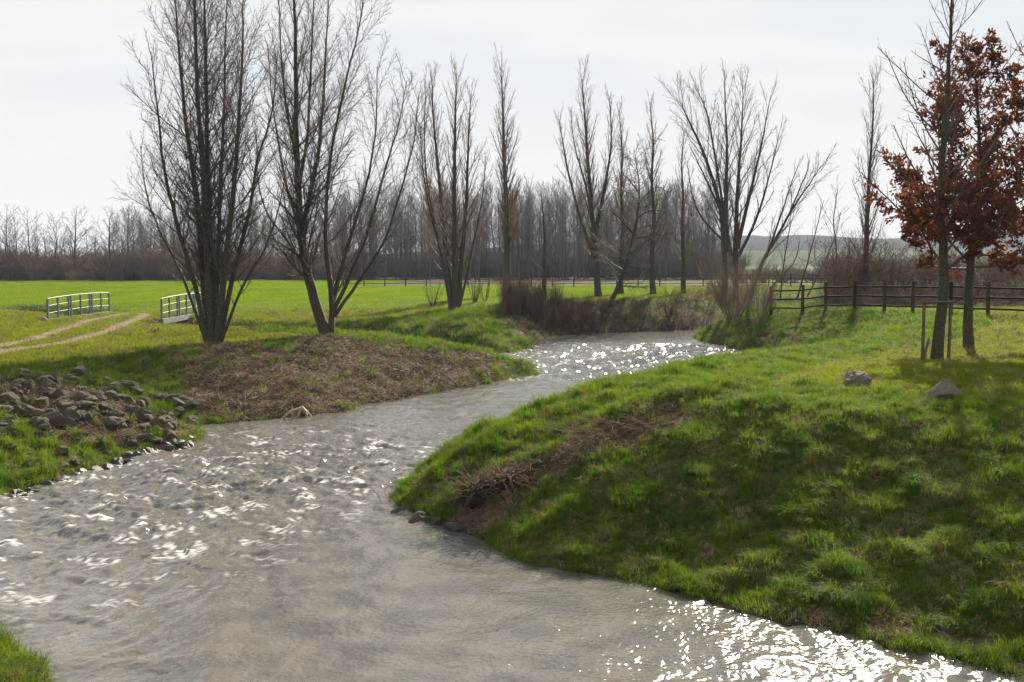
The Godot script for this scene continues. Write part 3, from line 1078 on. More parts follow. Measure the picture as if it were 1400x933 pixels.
func add_leaves(t: Node3D, per: float, leaf: Mesh, keep: Callable) -> void:
	var places := []
	var tints := PackedColorArray()
	for lp in leaf_points:
		var p: Vector3 = lp[0]
		var chance: float = keep.call(p)
		var cnt := int(per * chance + rng.randf())
		for i in cnt:
			var s := rng.randf_range(0.95, 1.5)
			var z: Vector3 = (lp[1] + rand3() * 0.9 + Vector3(0, -0.35, 0)).normalized()
			var x := z.cross(rand3()).normalized()
			places.append(Transform3D(Basis(x * s, z.cross(x) * s, z * s), p + rand3() * 0.10))
			tints.append(Color(0.085, 0.038, 0.029).lerp(Color(0.185, 0.085, 0.047), rng.randf()))
	var o := scatter("leaves", leaf, M.leaf, places, tints, t)
	o.set_meta("kind", "stuff")

func build_oaks() -> void:
	var leaf := leaf_mesh()
	var OAK := [
		[5.0, 0.26, 62.0, 0.46, 0.60, 0.34, 0.011, 8, 5, 0.11, 0.035],
		[4.4, 0.18, 42.0, 0.36, 0.45, 0.5, 0.0065, 5, 3, 0.17, 0.04],
		[6.0, 0.15, 42.0, 0.40, 0.4, 0.55, 0.0042, 3, 3, 0.2, 0.02]]
	var a := on_ground(1280, 492)
	var da := -a.z
	leaf_points = []
	leaf_level = 2
	leaf_limit = 100.0
	var top := at_depth(1268, -60, da).y - a.y
	var t1 := pole_tree("oak_tree", "staked tree with mossy straight trunk, bare upright top and brown leaves below", "tree", a, top, 0.148, Vector3(-0.12, 0, 0.2), [
		[5.2, 0.22, 46.0, 0.36, 0.62, 0.32, 0.009, 8, 5, 0.10, 0.07],
		[4.0, 0.18, 38.0, 0.36, 0.45, 0.5, 0.006, 5, 3, 0.16, 0.05],
		[5.0, 0.15, 40.0, 0.40, 0.4, 0.55, 0.0042, 3, 3, 0.2, 0.03]], M.bark_green, M.twig, 141)
	var crown_low := a.y + 0.0
	add_leaves(t1, 12.0, leaf, func(p: Vector3) -> float: return 0.9 * smoothstep(4.9, 3.4, p.y + 0.15 * absf(p.x + 0.5)) * (1.0 if noise_mid.get_noise_3dv(p * 1.3) > -0.12 else 0.12))
	leaf_points = []
	var b := on_ground(1326, 477)
	var t2 := pole_tree("oak_tree", "thinner oak full of brown withered leaves, right behind the staked tree", "tree", b, at_depth(1330, 82, -b.z).y - b.y, 0.15, Vector3(-0.05, 0, -0.1), OAK, M.bark_green, M.twig, 143)
	add_leaves(t2, 5.2, leaf, func(p: Vector3) -> float: return (1.0 if noise_mid.get_noise_3dv(p * 1.2 + Vector3(5, 0, 0)) > -0.2 else 0.15))
	leaf_points = []
	# a taller bare tree partly outside the frame on the right
	leaf_level = -1
	var c := at_depth(1414, 470, 31)
	c.y = ground_at(c.x, c.z)
	pole_tree("poplar_tree", "bare tree with sparse upright branches behind the leafy oak, cut by the frame's right edge", "tree", c, 12.5, 0.16, Vector3(-0.3, 0, 0), [
		[2.4, 0.25, 34.0, 0.30, 0.55, 0.40, 0.012, 6, 4, 0.10, 0.08],
		[2.2, 0.2, 32.0, 0.38, 0.45, 0.5, 0.007, 4, 3, 0.15, 0.06],
		[2.0, 0.2, 34.0, 0.4, 0.4, 0.6, 0.0055, 2, 3, 0.18, 0.03]], M.bark, M.twig, 145)
	# stakes that hold the first tree
	var st := thing("tree_stake", on_ground(1276, 492), "weathered wooden support frame of two stakes and crossbar holding the mossy-trunked tree", "tree stake")
	var s := Acc.new()
	var mid := st.position
	var q1 := at_depth(1260, 492, da) - mid
	var q2 := at_depth(1296, 492, da) - mid
	for q in [[q1, 1.52], [q2, 1.50]]:
		var one := Acc.new()
		var foot: Vector3 = q[0]
		one.tube(PackedVector3Array([foot + Vector3(0, -0.2, 0.05), foot + Vector3(0.01, 0.8, 0.05), foot + Vector3(0.0, q[1], 0.05)]), 0.042, 0.036, 8)
		part("stake", one.mesh(), M.stake, st)
	s.tube(PackedVector3Array([q1 + Vector3(-0.05, 1.46, 0.10), (q1 + q2) * 0.5 + Vector3(0, 1.47, 0.22), q2 + Vector3(0.05, 1.47, 0.10)]), 0.033, 0.030, 8)
	part("crossbar", s.mesh(), M.stake, st)
	var br := Acc.new()
	br.tube(PackedVector3Array([q1 + Vector3(0.0, -0.1, 0.13), q1 + Vector3(0.06, 0.3, 0.13), q1 + Vector3(0.13, 0.55, 0.13)]), 0.04, 0.03, 7)
	part("broken_stake", br.mesh(), M.stake, st)

# ---------------------------------------------------------------- shrubs and undergrowth
var TWIGGY := [[5.0, 0.25, 26.0, 0.30, 0.4, 0.55, 0.005, 4, 3, 0.14, 0.04], [4.0, 0.2, 28.0, 0.4, 0.4, 0.6, 0.0045, 2, 3, 0.16, 0.03]]
var TANGLE := [[4.5, 0.15, 55.0, 0.42, 0.3, 0.55, 0.008, 4, 3, 0.3, -0.02], [4.5, 0.2, 50.0, 0.45, 0.3, 0.6, 0.006, 3, 3, 0.32, -0.04]]

func build_shrubs() -> void:
	shrub("willow_bush", "yellowish bush of many upright rods on the bank in front of the willow", on_ground(1002, 440), 64, 4.2, 0.62, 0.021, TWIGGY, M.twig_pale, 151)
	shrub("willow_bush", "smaller rod bush at the left end of the dark fence", on_ground(1037, 446), 24, 3.2, 0.62, 0.02, TWIGGY, M.twig_pale, 152)
	shrub("leafless_shrub", "small dark shrub on the grass, left of the short-boled tree", on_ground(592, 419), 16, 2.1, 0.6, 0.018, TWIGGY, M.brush_dark, 153)
	shrub("leafless_shrub", "two-clumped leafless shrub on the grass, right of the short-boled tree", on_ground(648, 414), 14, 2.0, 0.5, 0.02, TWIGGY, M.brush_dark, 154)
	shrub("leafless_shrub", "little shrub beside the slim lone poplar's foot", on_ground(663, 413), 10, 1.7, 0.5, 0.02, TWIGGY, M.brush_dark, 155)
	# thicket along the far side of the pool: reeds and brambles that read as masses
	rng.seed = 160
	var reed := Acc.new()
	for i in 26:
		var g := rng.randf() * TAU
		var p := Vector3(cos(g), -0.05, sin(g)) * Vector3(0.35, 1, 0.35) * rng.randf()
		var d := Vector3(rng.randf_range(-0.16, 0.16), 1, rng.randf_range(-0.16, 0.16)).normalized()
		var l := rng.randf_range(0.9, 1.9)
		reed.tube(PackedVector3Array([p, p + d * l * 0.6, p + d * l + Vector3(d.x, -0.05, d.z) * 0.4]), 0.013, 0.006, 3)
	var reed_mesh := reed.mesh()
	var places := []
	var tints := PackedColorArray()
	for i in 230:
		var px := rng.randf_range(688, 815)
		var py := rng.randf_range(418, 452) if px > 735 else rng.randf_range(414, 432)
		var q := on_ground(px, py)
		if shore_at(q.x, q.z) < 0.1 or q.z < -75.0 or q.z > -50.0:
			continue
		var s := lerpf(0.35, 1.1, pow(rng.randf(), 1.5)) * (0.55 if px > 765 else 1.0)
		places.append(standing(q, Vector3.UP, Vector3(s, s, s), 0.25))
		tints.append(Color(0.075, 0.052, 0.04).lerp(Color(0.17, 0.118, 0.08), rng.randf()))
	tag(scatter("reeds", reed_mesh, M.straw, places, tints), "reddish brown dead reeds crowding the far pool bank", "reeds", "", "stuff")
	var bi := 0
	for q in [[700, 420, 2.6], [716, 430, 2.2], [734, 444, 2.4], [757, 450, 1.6], [776, 446, 1.7], [800, 442, 1.0], [826, 440, 1.2], [880, 438, 1.0], [915, 436, 1.5]]:
		shrub("pool_shrub", "leafless brown shrub on the far pool bank, %s from the left" % ["first", "second", "third", "fourth", "fifth", "sixth", "seventh", "eighth", "ninth"][bi], on_ground(q[0], q[1]), 15, q[2], 0.5, 0.02, [[4.0, 0.15, 36.0, 0.4, 0.3, 0.55, 0.010, 4, 3, 0.2, 0.02], [4.5, 0.15, 40.0, 0.45, 0.3, 0.6, 0.008, 3, 3, 0.25, 0.0]], M.brush if bi % 2 else M.brush_dark, 640 + bi, "shrub", "shrubs on the far pool bank")
		bi += 1
	rng.seed = 161
	var knot := Acc.new()
	for i in 9:
		var g := rng.randf() * TAU
		limb(knot, Vector3(cos(g) * 0.25, -0.05, sin(g) * 0.25), Vector3(cos(g) * 0.7, 1, sin(g) * 0.7).normalized(), rng.randf_range(0.8, 1.5), 0.014, 0, [[0, 0, 0, 0, 0, 0, 0, 6, 3, 0.28, -0.12], TANGLE[0], TANGLE[1]])
	var knot_mesh := knot.mesh()
	places = []
	tints = PackedColorArray()
	for i in 260:
		var px := rng.randf_range(742, 948)
		var py := rng.randf_range(410, 456)
		var q := on_ground(px, py)
		var d := shore_at(q.x, q.z)
		if d < 0.05 or d > 7.0 or q.z > -52.0 or q.z < -76.0:
			continue
		var s := rng.randf_range(0.22, 0.6)
		places.append(standing(q, Vector3.UP, Vector3(s * 1.25, s, s * 1.25), 0.3))
		tints.append(Color(0.045, 0.034, 0.026).lerp(Color(0.13, 0.088, 0.058), rng.randf()))
	# along the paddock, behind the fence on the right
	for i in 230:
		var x := rng.randf_range(17, 38)
		var z := -52.0 - rng.randf_range(0, 10) - (x - 17) * 0.1
		var s := rng.randf_range(0.6, 1.4) * (0.7 if x > 32 else 1.0)
		places.append(standing(Vector3(x, ground_at(x, z), z), Vector3.UP, Vector3(s * 1.2, s, s * 1.2), 0.3))
		tints.append(Color(0.075, 0.055, 0.042).lerp(Color(0.16, 0.11, 0.075), rng.randf()))
	for i in 90:
		var x := rng.randf_range(10, 20)
		var z := -60.0 - rng.randf_range(0, 14)
		if shore_at(x, z) < 0.3:
			continue
		var s := rng.randf_range(0.4, 1.0)
		places.append(standing(Vector3(x, ground_at(x, z), z), Vector3.UP, Vector3(s * 1.2, s, s * 1.2), 0.3))
		tints.append(Color(0.10, 0.068, 0.045).lerp(Color(0.21, 0.13, 0.08), rng.randf()))
	tag(scatter("brambles", knot_mesh, M.straw, places, tints), "tangled leafless brambles on the far bank and behind the paddock", "brambles", "", "stuff")
	var hx := [1140, 1165, 1195, 1222, 1252, 1283, 1312, 1342, 1372, 1400]
	var ord := ["first", "second", "third", "fourth", "fifth", "sixth", "seventh", "eighth", "ninth", "tenth"]
	for i in hx.size():
		var hp := at_depth(hx[i], 405, 56.0 + 3.0 * (i % 3))
		hp.y = ground_at(hp.x, hp.z)
		shrub("hedge_shrub", "brown leafless hedge shrub behind the dark fence, %s from the left" % ord[i], hp, 34, 3.3 + 0.5 * ((i * 7) % 3) - 0.15 * i, 0.7, 0.022, [[3.6, 0.12, 48.0, 0.42, 0.3, 0.55, 0.012, 4, 3, 0.28, 0.0], [4.5, 0.15, 46.0, 0.45, 0.3, 0.6, 0.009, 3, 3, 0.3, 0.0]], M.brush_dark if i % 2 else M.brush, 600 + i, "shrub", "hedge behind the paddock fence")
	# tussocks of dead grass at the fence posts
	var tn := 0
	for q in [[1120, 424], [1137, 427], [1210, 432], [1362, 437], [1388, 436]]:
		var o := on_ground(q[0], q[1])
		var tf := part("dead_tussock", litter(46, 0.16, 0.42, 0.006, 170 + tn, 1.2), M.brush, self)
		tf.position = o
		tag(tf, "dry brown grass tussock below the dark fence, %s from the left" % ["first", "second", "third", "fourth", "fifth"][tn], "grass tussock", "dry tussocks along the fence")
		tn += 1

# ---------------------------------------------------------------- wood and far background
func build_background() -> void:
	# dense wood behind the field: a few kinds of slender tree, many times
	var kinds := []
	var tall_cfg := [[2.6, 0.24, 42.0, 0.21, 0.15, 0.36, 0.028, 5, 3, 0.18, 0.10], [3.2, 0.15, 38.0, 0.45, 0.4, 0.5, 0.018, 3, 3, 0.22, 0.06], [3.2, 0.15, 34.0, 0.5, 0.4, 0.7, 0.015, 2, 3, 0.2, 0.05]]
	var wide_cfg := [[2.2, 0.22, 54.0, 0.52, 0.55, 0.45, 0.035, 6, 3, 0.17, 0.06], [2.6, 0.2, 42.0, 0.48, 0.4, 0.5, 0.020, 4, 3, 0.2, 0.04], [4.6, 0.15, 42.0, 0.5, 0.4, 0.6, 0.018, 2, 3, 0.22, 0.03]]
	for i in 5:
		kinds.append(pole_tree("wood_tree", "slender bare tree in the dense grey wood beyond the field", "tree", Vector3(0, 0, -158), 14.5, 0.16, Vector3(0.5 - 0.25 * i, 0, 0), tall_cfg, M.far_bark, M.far_twig, 201 + i, "trees of the dense wood"))
	rng.seed = 210
	var used := [0, 0, 0, 0, 0]
	for i in 285:
		var px := 0.0
		if i < 225:
			px = rng.randf_range(455, 985)
		else:
			px = rng.randf_range(190, 470)
		var depth := rng.randf_range(150, 205)
		var p := at_depth(px, 380, depth)
		p.y = ground_at(p.x, p.z)
		var q := rng.randi() % 5
		var t: Node3D = kinds[q]
		if used[q]:
			t = kinds[q].duplicate()
			t.name = numbered("wood_tree")
			add_child(t)
		used[q] = 1
		var s := rng.randf_range(0.62, 1.0) * (depth / 165.0) * (0.9 if px < 640 else 1.0)
		if px < 470:
			s *= 0.85
		t.transform = Transform3D(Basis(Vector3.UP, rng.randf() * TAU).scaled(Vector3(s, s, s)), p)
	var far_places := []
	for i in 230:
		var px := rng.randf_range(440, 1000) if i < 170 else rng.randf_range(150, 450)
		var depth := rng.randf_range(200, 265)
		var p := at_depth(px, 380, depth)
		p.y = ground_at(p.x, p.z)
		var s := rng.randf_range(0.75, 1.0) * (depth / 175.0) * (1.0 if px > 450 else 0.75)
		far_places.append(Transform3D(Basis(Vector3.UP, rng.randf() * TAU).scaled(Vector3(s, s, s)), p))
	tag(scatter("distant_wood", kinds[0].get_node("crown").mesh, M.far_twig, far_places, PackedColorArray()), "hazy mass of bare trees deep inside the wood", "wood", "", "stuff")
	# single trees one can tell apart along the left tree line
	var line := [
		[14, 318, 0.17, 150.0, "small round-topped bare tree at the left end of the tree line", 221],
		[52, 322, 0.18, 152.0, "low spreading bare tree, second from the left end of the tree line", 222],
		[104, 292, 0.24, 156.0, "tall wide-crowned bare tree rising above the left tree line", 223],
		[150, 296, 0.28, 150.0, "dark thick-limbed oak-like bare tree in the left tree line", 224],
		[182, 300, 0.18, 158.0, "dark narrow bare tree beside the thick-limbed one in the tree line", 225],
		[206, 306, 0.16, 160.0, "thin bare tree just left of the big multi-stemmed tree's crown", 226],
		[76, 336, 0.15, 165.0, "short bare tree in the dip of the left tree line", 227]]
	for s in line:
		var p := at_depth(s[0], 390, s[3])
		p.y = ground_at(p.x, p.z)
		pole_tree("field_edge_tree", s[4], "tree", p, at_depth(s[0], s[1], s[3]).y - p.y, s[2], Vector3(0.3, 0, 0), wide_cfg, M.far_bark, M.far_twig, s[5])
	var edge := []
	for k in 3:
		edge.append(pole_tree("field_edge_tree", "small bare tree filling the brown tree line at the field's left edge", "tree", Vector3(-60, 1.2, -160), 8.5, 0.16, Vector3(0.2 * k, 0, 0), wide_cfg, M.far_bark, M.far_twig, 241 + k, "small trees of the left tree line"))
	rng.seed = 245
	for i in 22:
		var t: Node3D = edge[i % 3]
		if i >= 3:
			t = edge[i % 3].duplicate()
			t.name = numbered("field_edge_tree")
			add_child(t)
		var p := at_depth(-20.0 + i * 12.5 + rng.randf_range(-6, 6), 388, rng.randf_range(152, 178))
		p.y = ground_at(p.x, p.z)
		var sc := rng.randf_range(0.75, 1.2)
		t.transform = Transform3D(Basis(Vector3.UP, rng.randf() * TAU).scaled(Vector3(sc, sc, sc)), p)
	# bushes that close the wood's edge
	rng.seed = 230
	var bush := Acc.new()
	for i in 22:
		var g := rng.randf() * TAU
		limb(bush, Vector3(cos(g) * 0.7, -0.1, sin(g) * 0.7) * rng.randf(), Vector3(cos(g) * 0.6, 1, sin(g) * 0.6).normalized(), rng.randf_range(2.4, 4.2), 0.04, 0, [[0, 0, 0, 0, 0, 0, 0, 5, 3, 0.15, 0.02], [2.4, 0.1, 40.0, 0.42, 0.3, 0.5, 0.026, 3, 3, 0.22, 0.03], [3.0, 0.15, 40.0, 0.5, 0.3, 0.7, 0.02, 2, 3, 0.24, 0.0]])
	var bm := bush.mesh()
	var places := []
	var tints := PackedColorArray()
	for i in 1000:
		var px := rng.randf_range(-30, 1010)
		var depth := rng.randf_range(147, 185)
		if px > 470:
			depth += 8.0 + 30.0 * rng.randf()
		var p := at_depth(px, 385, depth)
		p.y = ground_at(p.x, p.z)
		var s := lerpf(0.35, 1.3, pow(rng.randf(), 1.3))
		places.append(standing(p, Vector3.UP, Vector3(s, s, s), 0.1))
		var brown := Color(0.095, 0.07, 0.052).lerp(Color(0.18, 0.125, 0.08), rng.randf())
		tints.append(brown if px < 420 else brown.lerp(Color(0.10, 0.092, 0.085), 0.6))
	for i in 170:
		var px := rng.randf_range(1000, 1420)
		var p := at_depth(px, 370, rng.randf_range(125, 165))
		p.y = ground_at(p.x, p.z)
		var s := lerpf(0.3, 1.0, pow(rng.randf(), 1.5)) * (0.6 if px < 1130 else 1.0)
		places.append(standing(p, Vector3.UP, Vector3(s, s, s), 0.1))
		tints.append(Color(0.09, 0.068, 0.052).lerp(Color(0.17, 0.12, 0.08), rng.randf()))
	tag(scatter("hedgerow", bm, M.straw, places, tints), "brown leafless undergrowth along the edge of the wood", "undergrowth", "", "stuff")
	# wooded hill and its pasture far behind on the right
	for k in 2:
		var acc := Acc.new()
		var near_z := -560.0 if k == 0 else -420.0
		var top_h := 22.0 if k == 0 else 10.5
		var nz := FastNoiseLite.new()
		nz.seed = 60 + k
		nz.frequency = 0.012
		nz.fractal_octaves = 5
		var w := 181
		for r in 7:
			for i in w:
				var x := -900.0 + i * 10.0
				var f := r / 6.0
				var hh := top_h * (1.0 + 0.16 * nz.get_noise_1d(x) + 0.05 * nz.get_noise_1d(x * 6.0 + 900.0)) * smoothstep(-260.0, 260.0, x + 60.0)
				acc.v.append(Vector3(x, -1.0 + (hh + 1.0) * sin(f * PI * 0.5) + (0.6 * nz.get_noise_2d(x * 9.0, r * 40.0) if k == 0 else 0.0), near_z - f * 240.0))
		for r in 6:
			for i in w - 1:
				var o := r * w + i
				for q in [o, o + w, o + 1, o + 1, o + w, o + w + 1]:
					acc.ix.append(q)
		var nn := PackedVector3Array()
		nn.resize(acc.v.size())
		for q in range(0, acc.ix.size(), 3):
			var fnv := (acc.v[acc.ix[q + 2]] - acc.v[acc.ix[q]]).cross(acc.v[acc.ix[q + 1]] - acc.v[acc.ix[q]])
			for e in 3:
				nn[acc.ix[q + e]] += fnv
		for q in nn.size():
			nn[q] = nn[q].normalized()
		acc.n = nn
		tag(part("hill" if k == 0 else "pasture_slope", acc.mesh(), M.hill if k == 0 else M.pasture, self), "bluish wooded hill on the far horizon" if k == 0 else "pale green pasture slope below the far hill", "hill", "", "structure")

# ---------------------------------------------------------------- built things
func build_bridge() -> void:
	var near_l := on_ground(66, 437)
	var y := 1.10
	var zn := -53.0
	var zf := -61.0
	var xl := at_depth(66, 437, 53.0).x
	var xr := at_depth(221.5, 435, 53.0).x
	var t := thing("farm_bridge", Vector3((xl + xr) * 0.5, y, (zn + zf) * 0.5), "small flat farm bridge with steel railings on both sides over the field ditch", "bridge")
	var half := (xr - xl) * 0.5
	var deck := Acc.new()
	deck.box(Vector3(0, -0.12, 0), Vector3(half * 2.0 - 0.3, 0.22, 8.4))
	part("deck", deck.mesh(), M.gravel, t)
	for sd in [-1.0, 1.0]:
		var beam := Acc.new()
		beam.box(Vector3(sd * half, 0.0, 0), Vector3(0.26, 0.26, 8.5))
		part("edge_beam", beam.mesh(), M.concrete, t)
		var rl := Node3D.new()
		rl.name = "railing"
		t.add_child(rl, true)
		var hump := func(z: float) -> float: return 0.08 * (1.0 - pow((z + 0.8) / 4.4, 2.0))
		for h in [0.32, 0.71, 1.08]:
			var rail := Acc.new()
			var pts := PackedVector3Array()
			for i in 13:
				var z := -4.05 + 8.1 * i / 12.0
				pts.append(Vector3(sd * half, 0.12 + h + hump.call(z), z))
			rail.tube(pts, 0.028 if h > 1.0 else 0.021, 0.028 if h > 1.0 else 0.021, 8)
			part("rail", rail.mesh(), M.steel_rail, rl)
		for z in [-4.05, -2.85, -1.55, -1.25, 0.0, 1.25, 1.55, 2.85, 4.05]:
			var post := Acc.new()
			post.box(Vector3(sd * half, 0.58 + hump.call(z) * 0.5, z), Vector3(0.09, 1.16 + hump.call(z), 0.09))
			part("post", post.mesh(), M.steel_post, rl)
	# a concrete foot stone at the near left post
	var foot := part("marker_stone", stone_mesh(1, 33, 6, 0.1), M.boulder, self)
	foot.scale = Vector3(0.3, 0.16, 0.25)
	foot.position = Vector3(xl + 0.2, ground_at(xl + 0.2, zn + 0.9) + 0.05, zn + 0.9)
	tag(foot, "small pale stone at the foot of the bridge's far-left railing post", "stone")

func fence(label: String, pts: Array, post_h: float, post_r: float, rails: Array, rail_r: float, sides: int) -> void:
	var t := thing("timber_fence", pts[0], label, "fence")
	rng.seed = 300 + pts.size()
	for i in pts.size():
		var p: Vector3 = pts[i] - pts[0]
		var acc := Acc.new()
		var lean := Vector3(rng.randf_range(-0.02, 0.02), 0, rng.randf_range(-0.02, 0.02))
		var hh := post_h * rng.randf_range(0.97, 1.05)
		acc.tube(PackedVector3Array([p + Vector3(0, -0.25, 0), p + lean * 0.5 + Vector3(0, hh * 0.5, 0), p + lean + Vector3(0, hh, 0), p + lean + Vector3(0, hh + 0.015, 0)]), post_r, post_r * 0.94, sides)
		acc.tube(PackedVector3Array([p + lean + Vector3(0, hh + 0.012, 0), p + lean + Vector3(0, hh + 0.022, 0)]), post_r * 0.95, 0.001, sides)
		part("post", acc.mesh(), M.wood_post if i % 3 else M.wood_dark, t)
		if i + 1 < pts.size():
			var q: Vector3 = pts[i + 1] - pts[0]
			for h in rails:
				var r := Acc.new()
				var a := p + Vector3(0, float(h) + rng.randf_range(-0.02, 0.02), 0)
				var b := q + Vector3(0, float(h) + rng.randf_range(-0.02, 0.02), 0)
				r.tube(PackedVector3Array([a, a.lerp(b, 0.5) + Vector3(0, rng.randf_range(-0.025, 0.005), 0), b]), rail_r, rail_r, sides)
				part("rail", r.mesh(), M.wood_dark, t)

func build_fences() -> void:
	var pts := []
	var xs := [1054, 1097, 1129, 1168, 1209, 1248, 1300, 1351, 1409, 1472]
	for i in xs.size():
		var f := (float(xs[i]) - 1097.0) / 254.0
		var depth := 1.0 / lerpf(1.0 / 50.2, 1.0 / 41.6, f)
		var p := at_depth(xs[i], 430, depth)
		p.y = ground_at(p.x, p.z)
		pts.append(p)
	fence("dark timber paddock fence with three rails behind the brown-leaved oak", pts, 1.40, 0.08, [0.34, 0.78, 1.20], 0.043, 7)
	var far := []
	for i in 34:
		var x := -19.0 + i * 2.35
		far.append(Vector3(x, ground_at(x, -114.0), -114.0 + 0.08 * x))
	fence("long thin timber fence far off in front of the wood", far, 1.35, 0.07, [0.4, 0.82, 1.22], 0.035, 5)

func build_stones() -> void:
	# stones that armour the bank on the left
	var t := thing("stone_revetment", on_ground(110, 560), "bank armoured with rough mossy quarry stones above the rapids", "stone bank")
	t.set_meta("kind", "structure")
	var shapes := []
	for i in 7:
		shapes.append(stone_mesh(2, 400 + i, 18, 0.12))
	rng.seed = 410
	var n := 0
	while n < 295:
		var px := rng.randf_range(-12, 262)
		var py: float
		var r := rng.randf()
		if r < 0.62:
			py = rng.randf_range(512, 585) + maxf(0.0, (px - 150.0) * 0.35)
			if px < 30.0:
				py += 14.0
		elif r < 0.86:
			py = rng.randf_range(560, 640)
		else:
			py = 690.0 - px * 0.32 + rng.randf_range(-7, 3)
		var p := on_ground(px, py)
		var d := shore_at(p.x, p.z)
		if p.z < -27.5 or d < -0.15:
			continue
		n += 1
		var wet := d < 0.3
		var s := rng.randf_range(0.09, 0.24) * (1.0 if py < 590 else 0.7)
		if wet:
			s = rng.randf_range(0.09, 0.2)
		var o := part("stone", shapes[rng.randi() % 7], M.stone_wet if wet else [M.stone, M.stone_dark, M.stone_moss, M.stone][rng.randi() % 4], t)
		o.transform = Transform3D(Basis.from_euler(rand3() * 0.9 + Vector3(0, rng.randf() * TAU, 0)).scaled(Vector3(s * rng.randf_range(0.9, 1.4), s * rng.randf_range(0.65, 1.05), s)), p - t.position + Vector3(0, s * (0.28 if not wet else 0.1), 0))
	# the two boulders on the meadow
	var b1 := part("boulder", stone_mesh(4, 424, 4, 0.16, false), M.boulder, self)
	var p1 := on_ground(1170, 529)
	b1.transform = Transform3D(Basis(Vector3.UP, 0.4).scaled(Vector3(0.285, 0.185, 0.25)), p1 + Vector3(0, 0.10, 0))
	tag(b1, "rounded low grey boulder on the meadow, the one nearer the pool", "boulder")
	var acc := stone_mesh(4, 437, 6, 0.16, false)
	var b2 := part("boulder", pointed(acc), M.boulder, self)
	var p2 := on_ground(1288, 544)
	b2.transform = Transform3D(Basis(Vector3.UP, 0.2).scaled(Vector3(0.37, 0.205, 0.32)), p2 + Vector3(0, 0.06, 0))
	tag(b2, "pointed pyramid-shaped grey boulder on the meadow before the oaks", "boulder")
	# stones at the foot of the near right bank
	var n2 := 0
	for q in [[545, 706, 0.20], [556, 716, 0.14], [572, 714, 0.22], [582, 722, 0.12], [596, 717, 0.13], [738, 637, 0.11], [620, 723, 0.15]]:
		var o := part("bank_stone", shapes[n2 % 7], M.stone_moss if n2 % 2 else M.stone_dark, self)
		var p := on_ground(q[0], q[1])
		var s: float = q[2]
		o.transform = Transform3D(Basis(Vector3.UP, n2 * 1.3).scaled(Vector3(s * 1.3, s * 0.8, s)), p + Vector3(0, s * 0.15, 0))
		tag(o, ("dark stone at the grassy point's waterline, %s from the tip" % ["first", "second", "third", "fourth", "fifth", "", "sixth"][n2]) if n2 != 5 else "pale brown stone lying high on the grassy point's slope", "stone", "stones at the foot of the grassy point" if n2 != 5 else "")
		n2 += 1

func pointed(m: ArrayMesh) -> ArrayMesh:
	var arr := m.surface_get_arrays(0)
	var v: PackedVector3Array = arr[Mesh.ARRAY_VERTEX]
	for i in v.size():
		var k := 1.0 - 0.62 * clampf((v[i].y + 0.35) / 1.2, 0.0, 1.0)
		v[i] = Vector3(v[i].x * k + 0.3 * (1.0 - k), v[i].y * 1.25, v[i].z * k)
	var ix: PackedInt32Array = arr[Mesh.ARRAY_INDEX]
	var nn := PackedVector3Array()
	nn.resize(v.size())
	for q in range(0, ix.size(), 3):
		var f := (v[ix[q + 2]] - v[ix[q]]).cross(v[ix[q + 1]] - v[ix[q]])
		for e in 3:
			nn[ix[q + e]] += f
	for q in nn.size():
		nn[q] = nn[q].normalized()
	arr[Mesh.ARRAY_VERTEX] = v
	arr[Mesh.ARRAY_NORMAL] = nn
	var out := ArrayMesh.new()
	out.add_surface_from_arrays(Mesh.PRIMITIVE_TRIANGLES, arr)
	return out

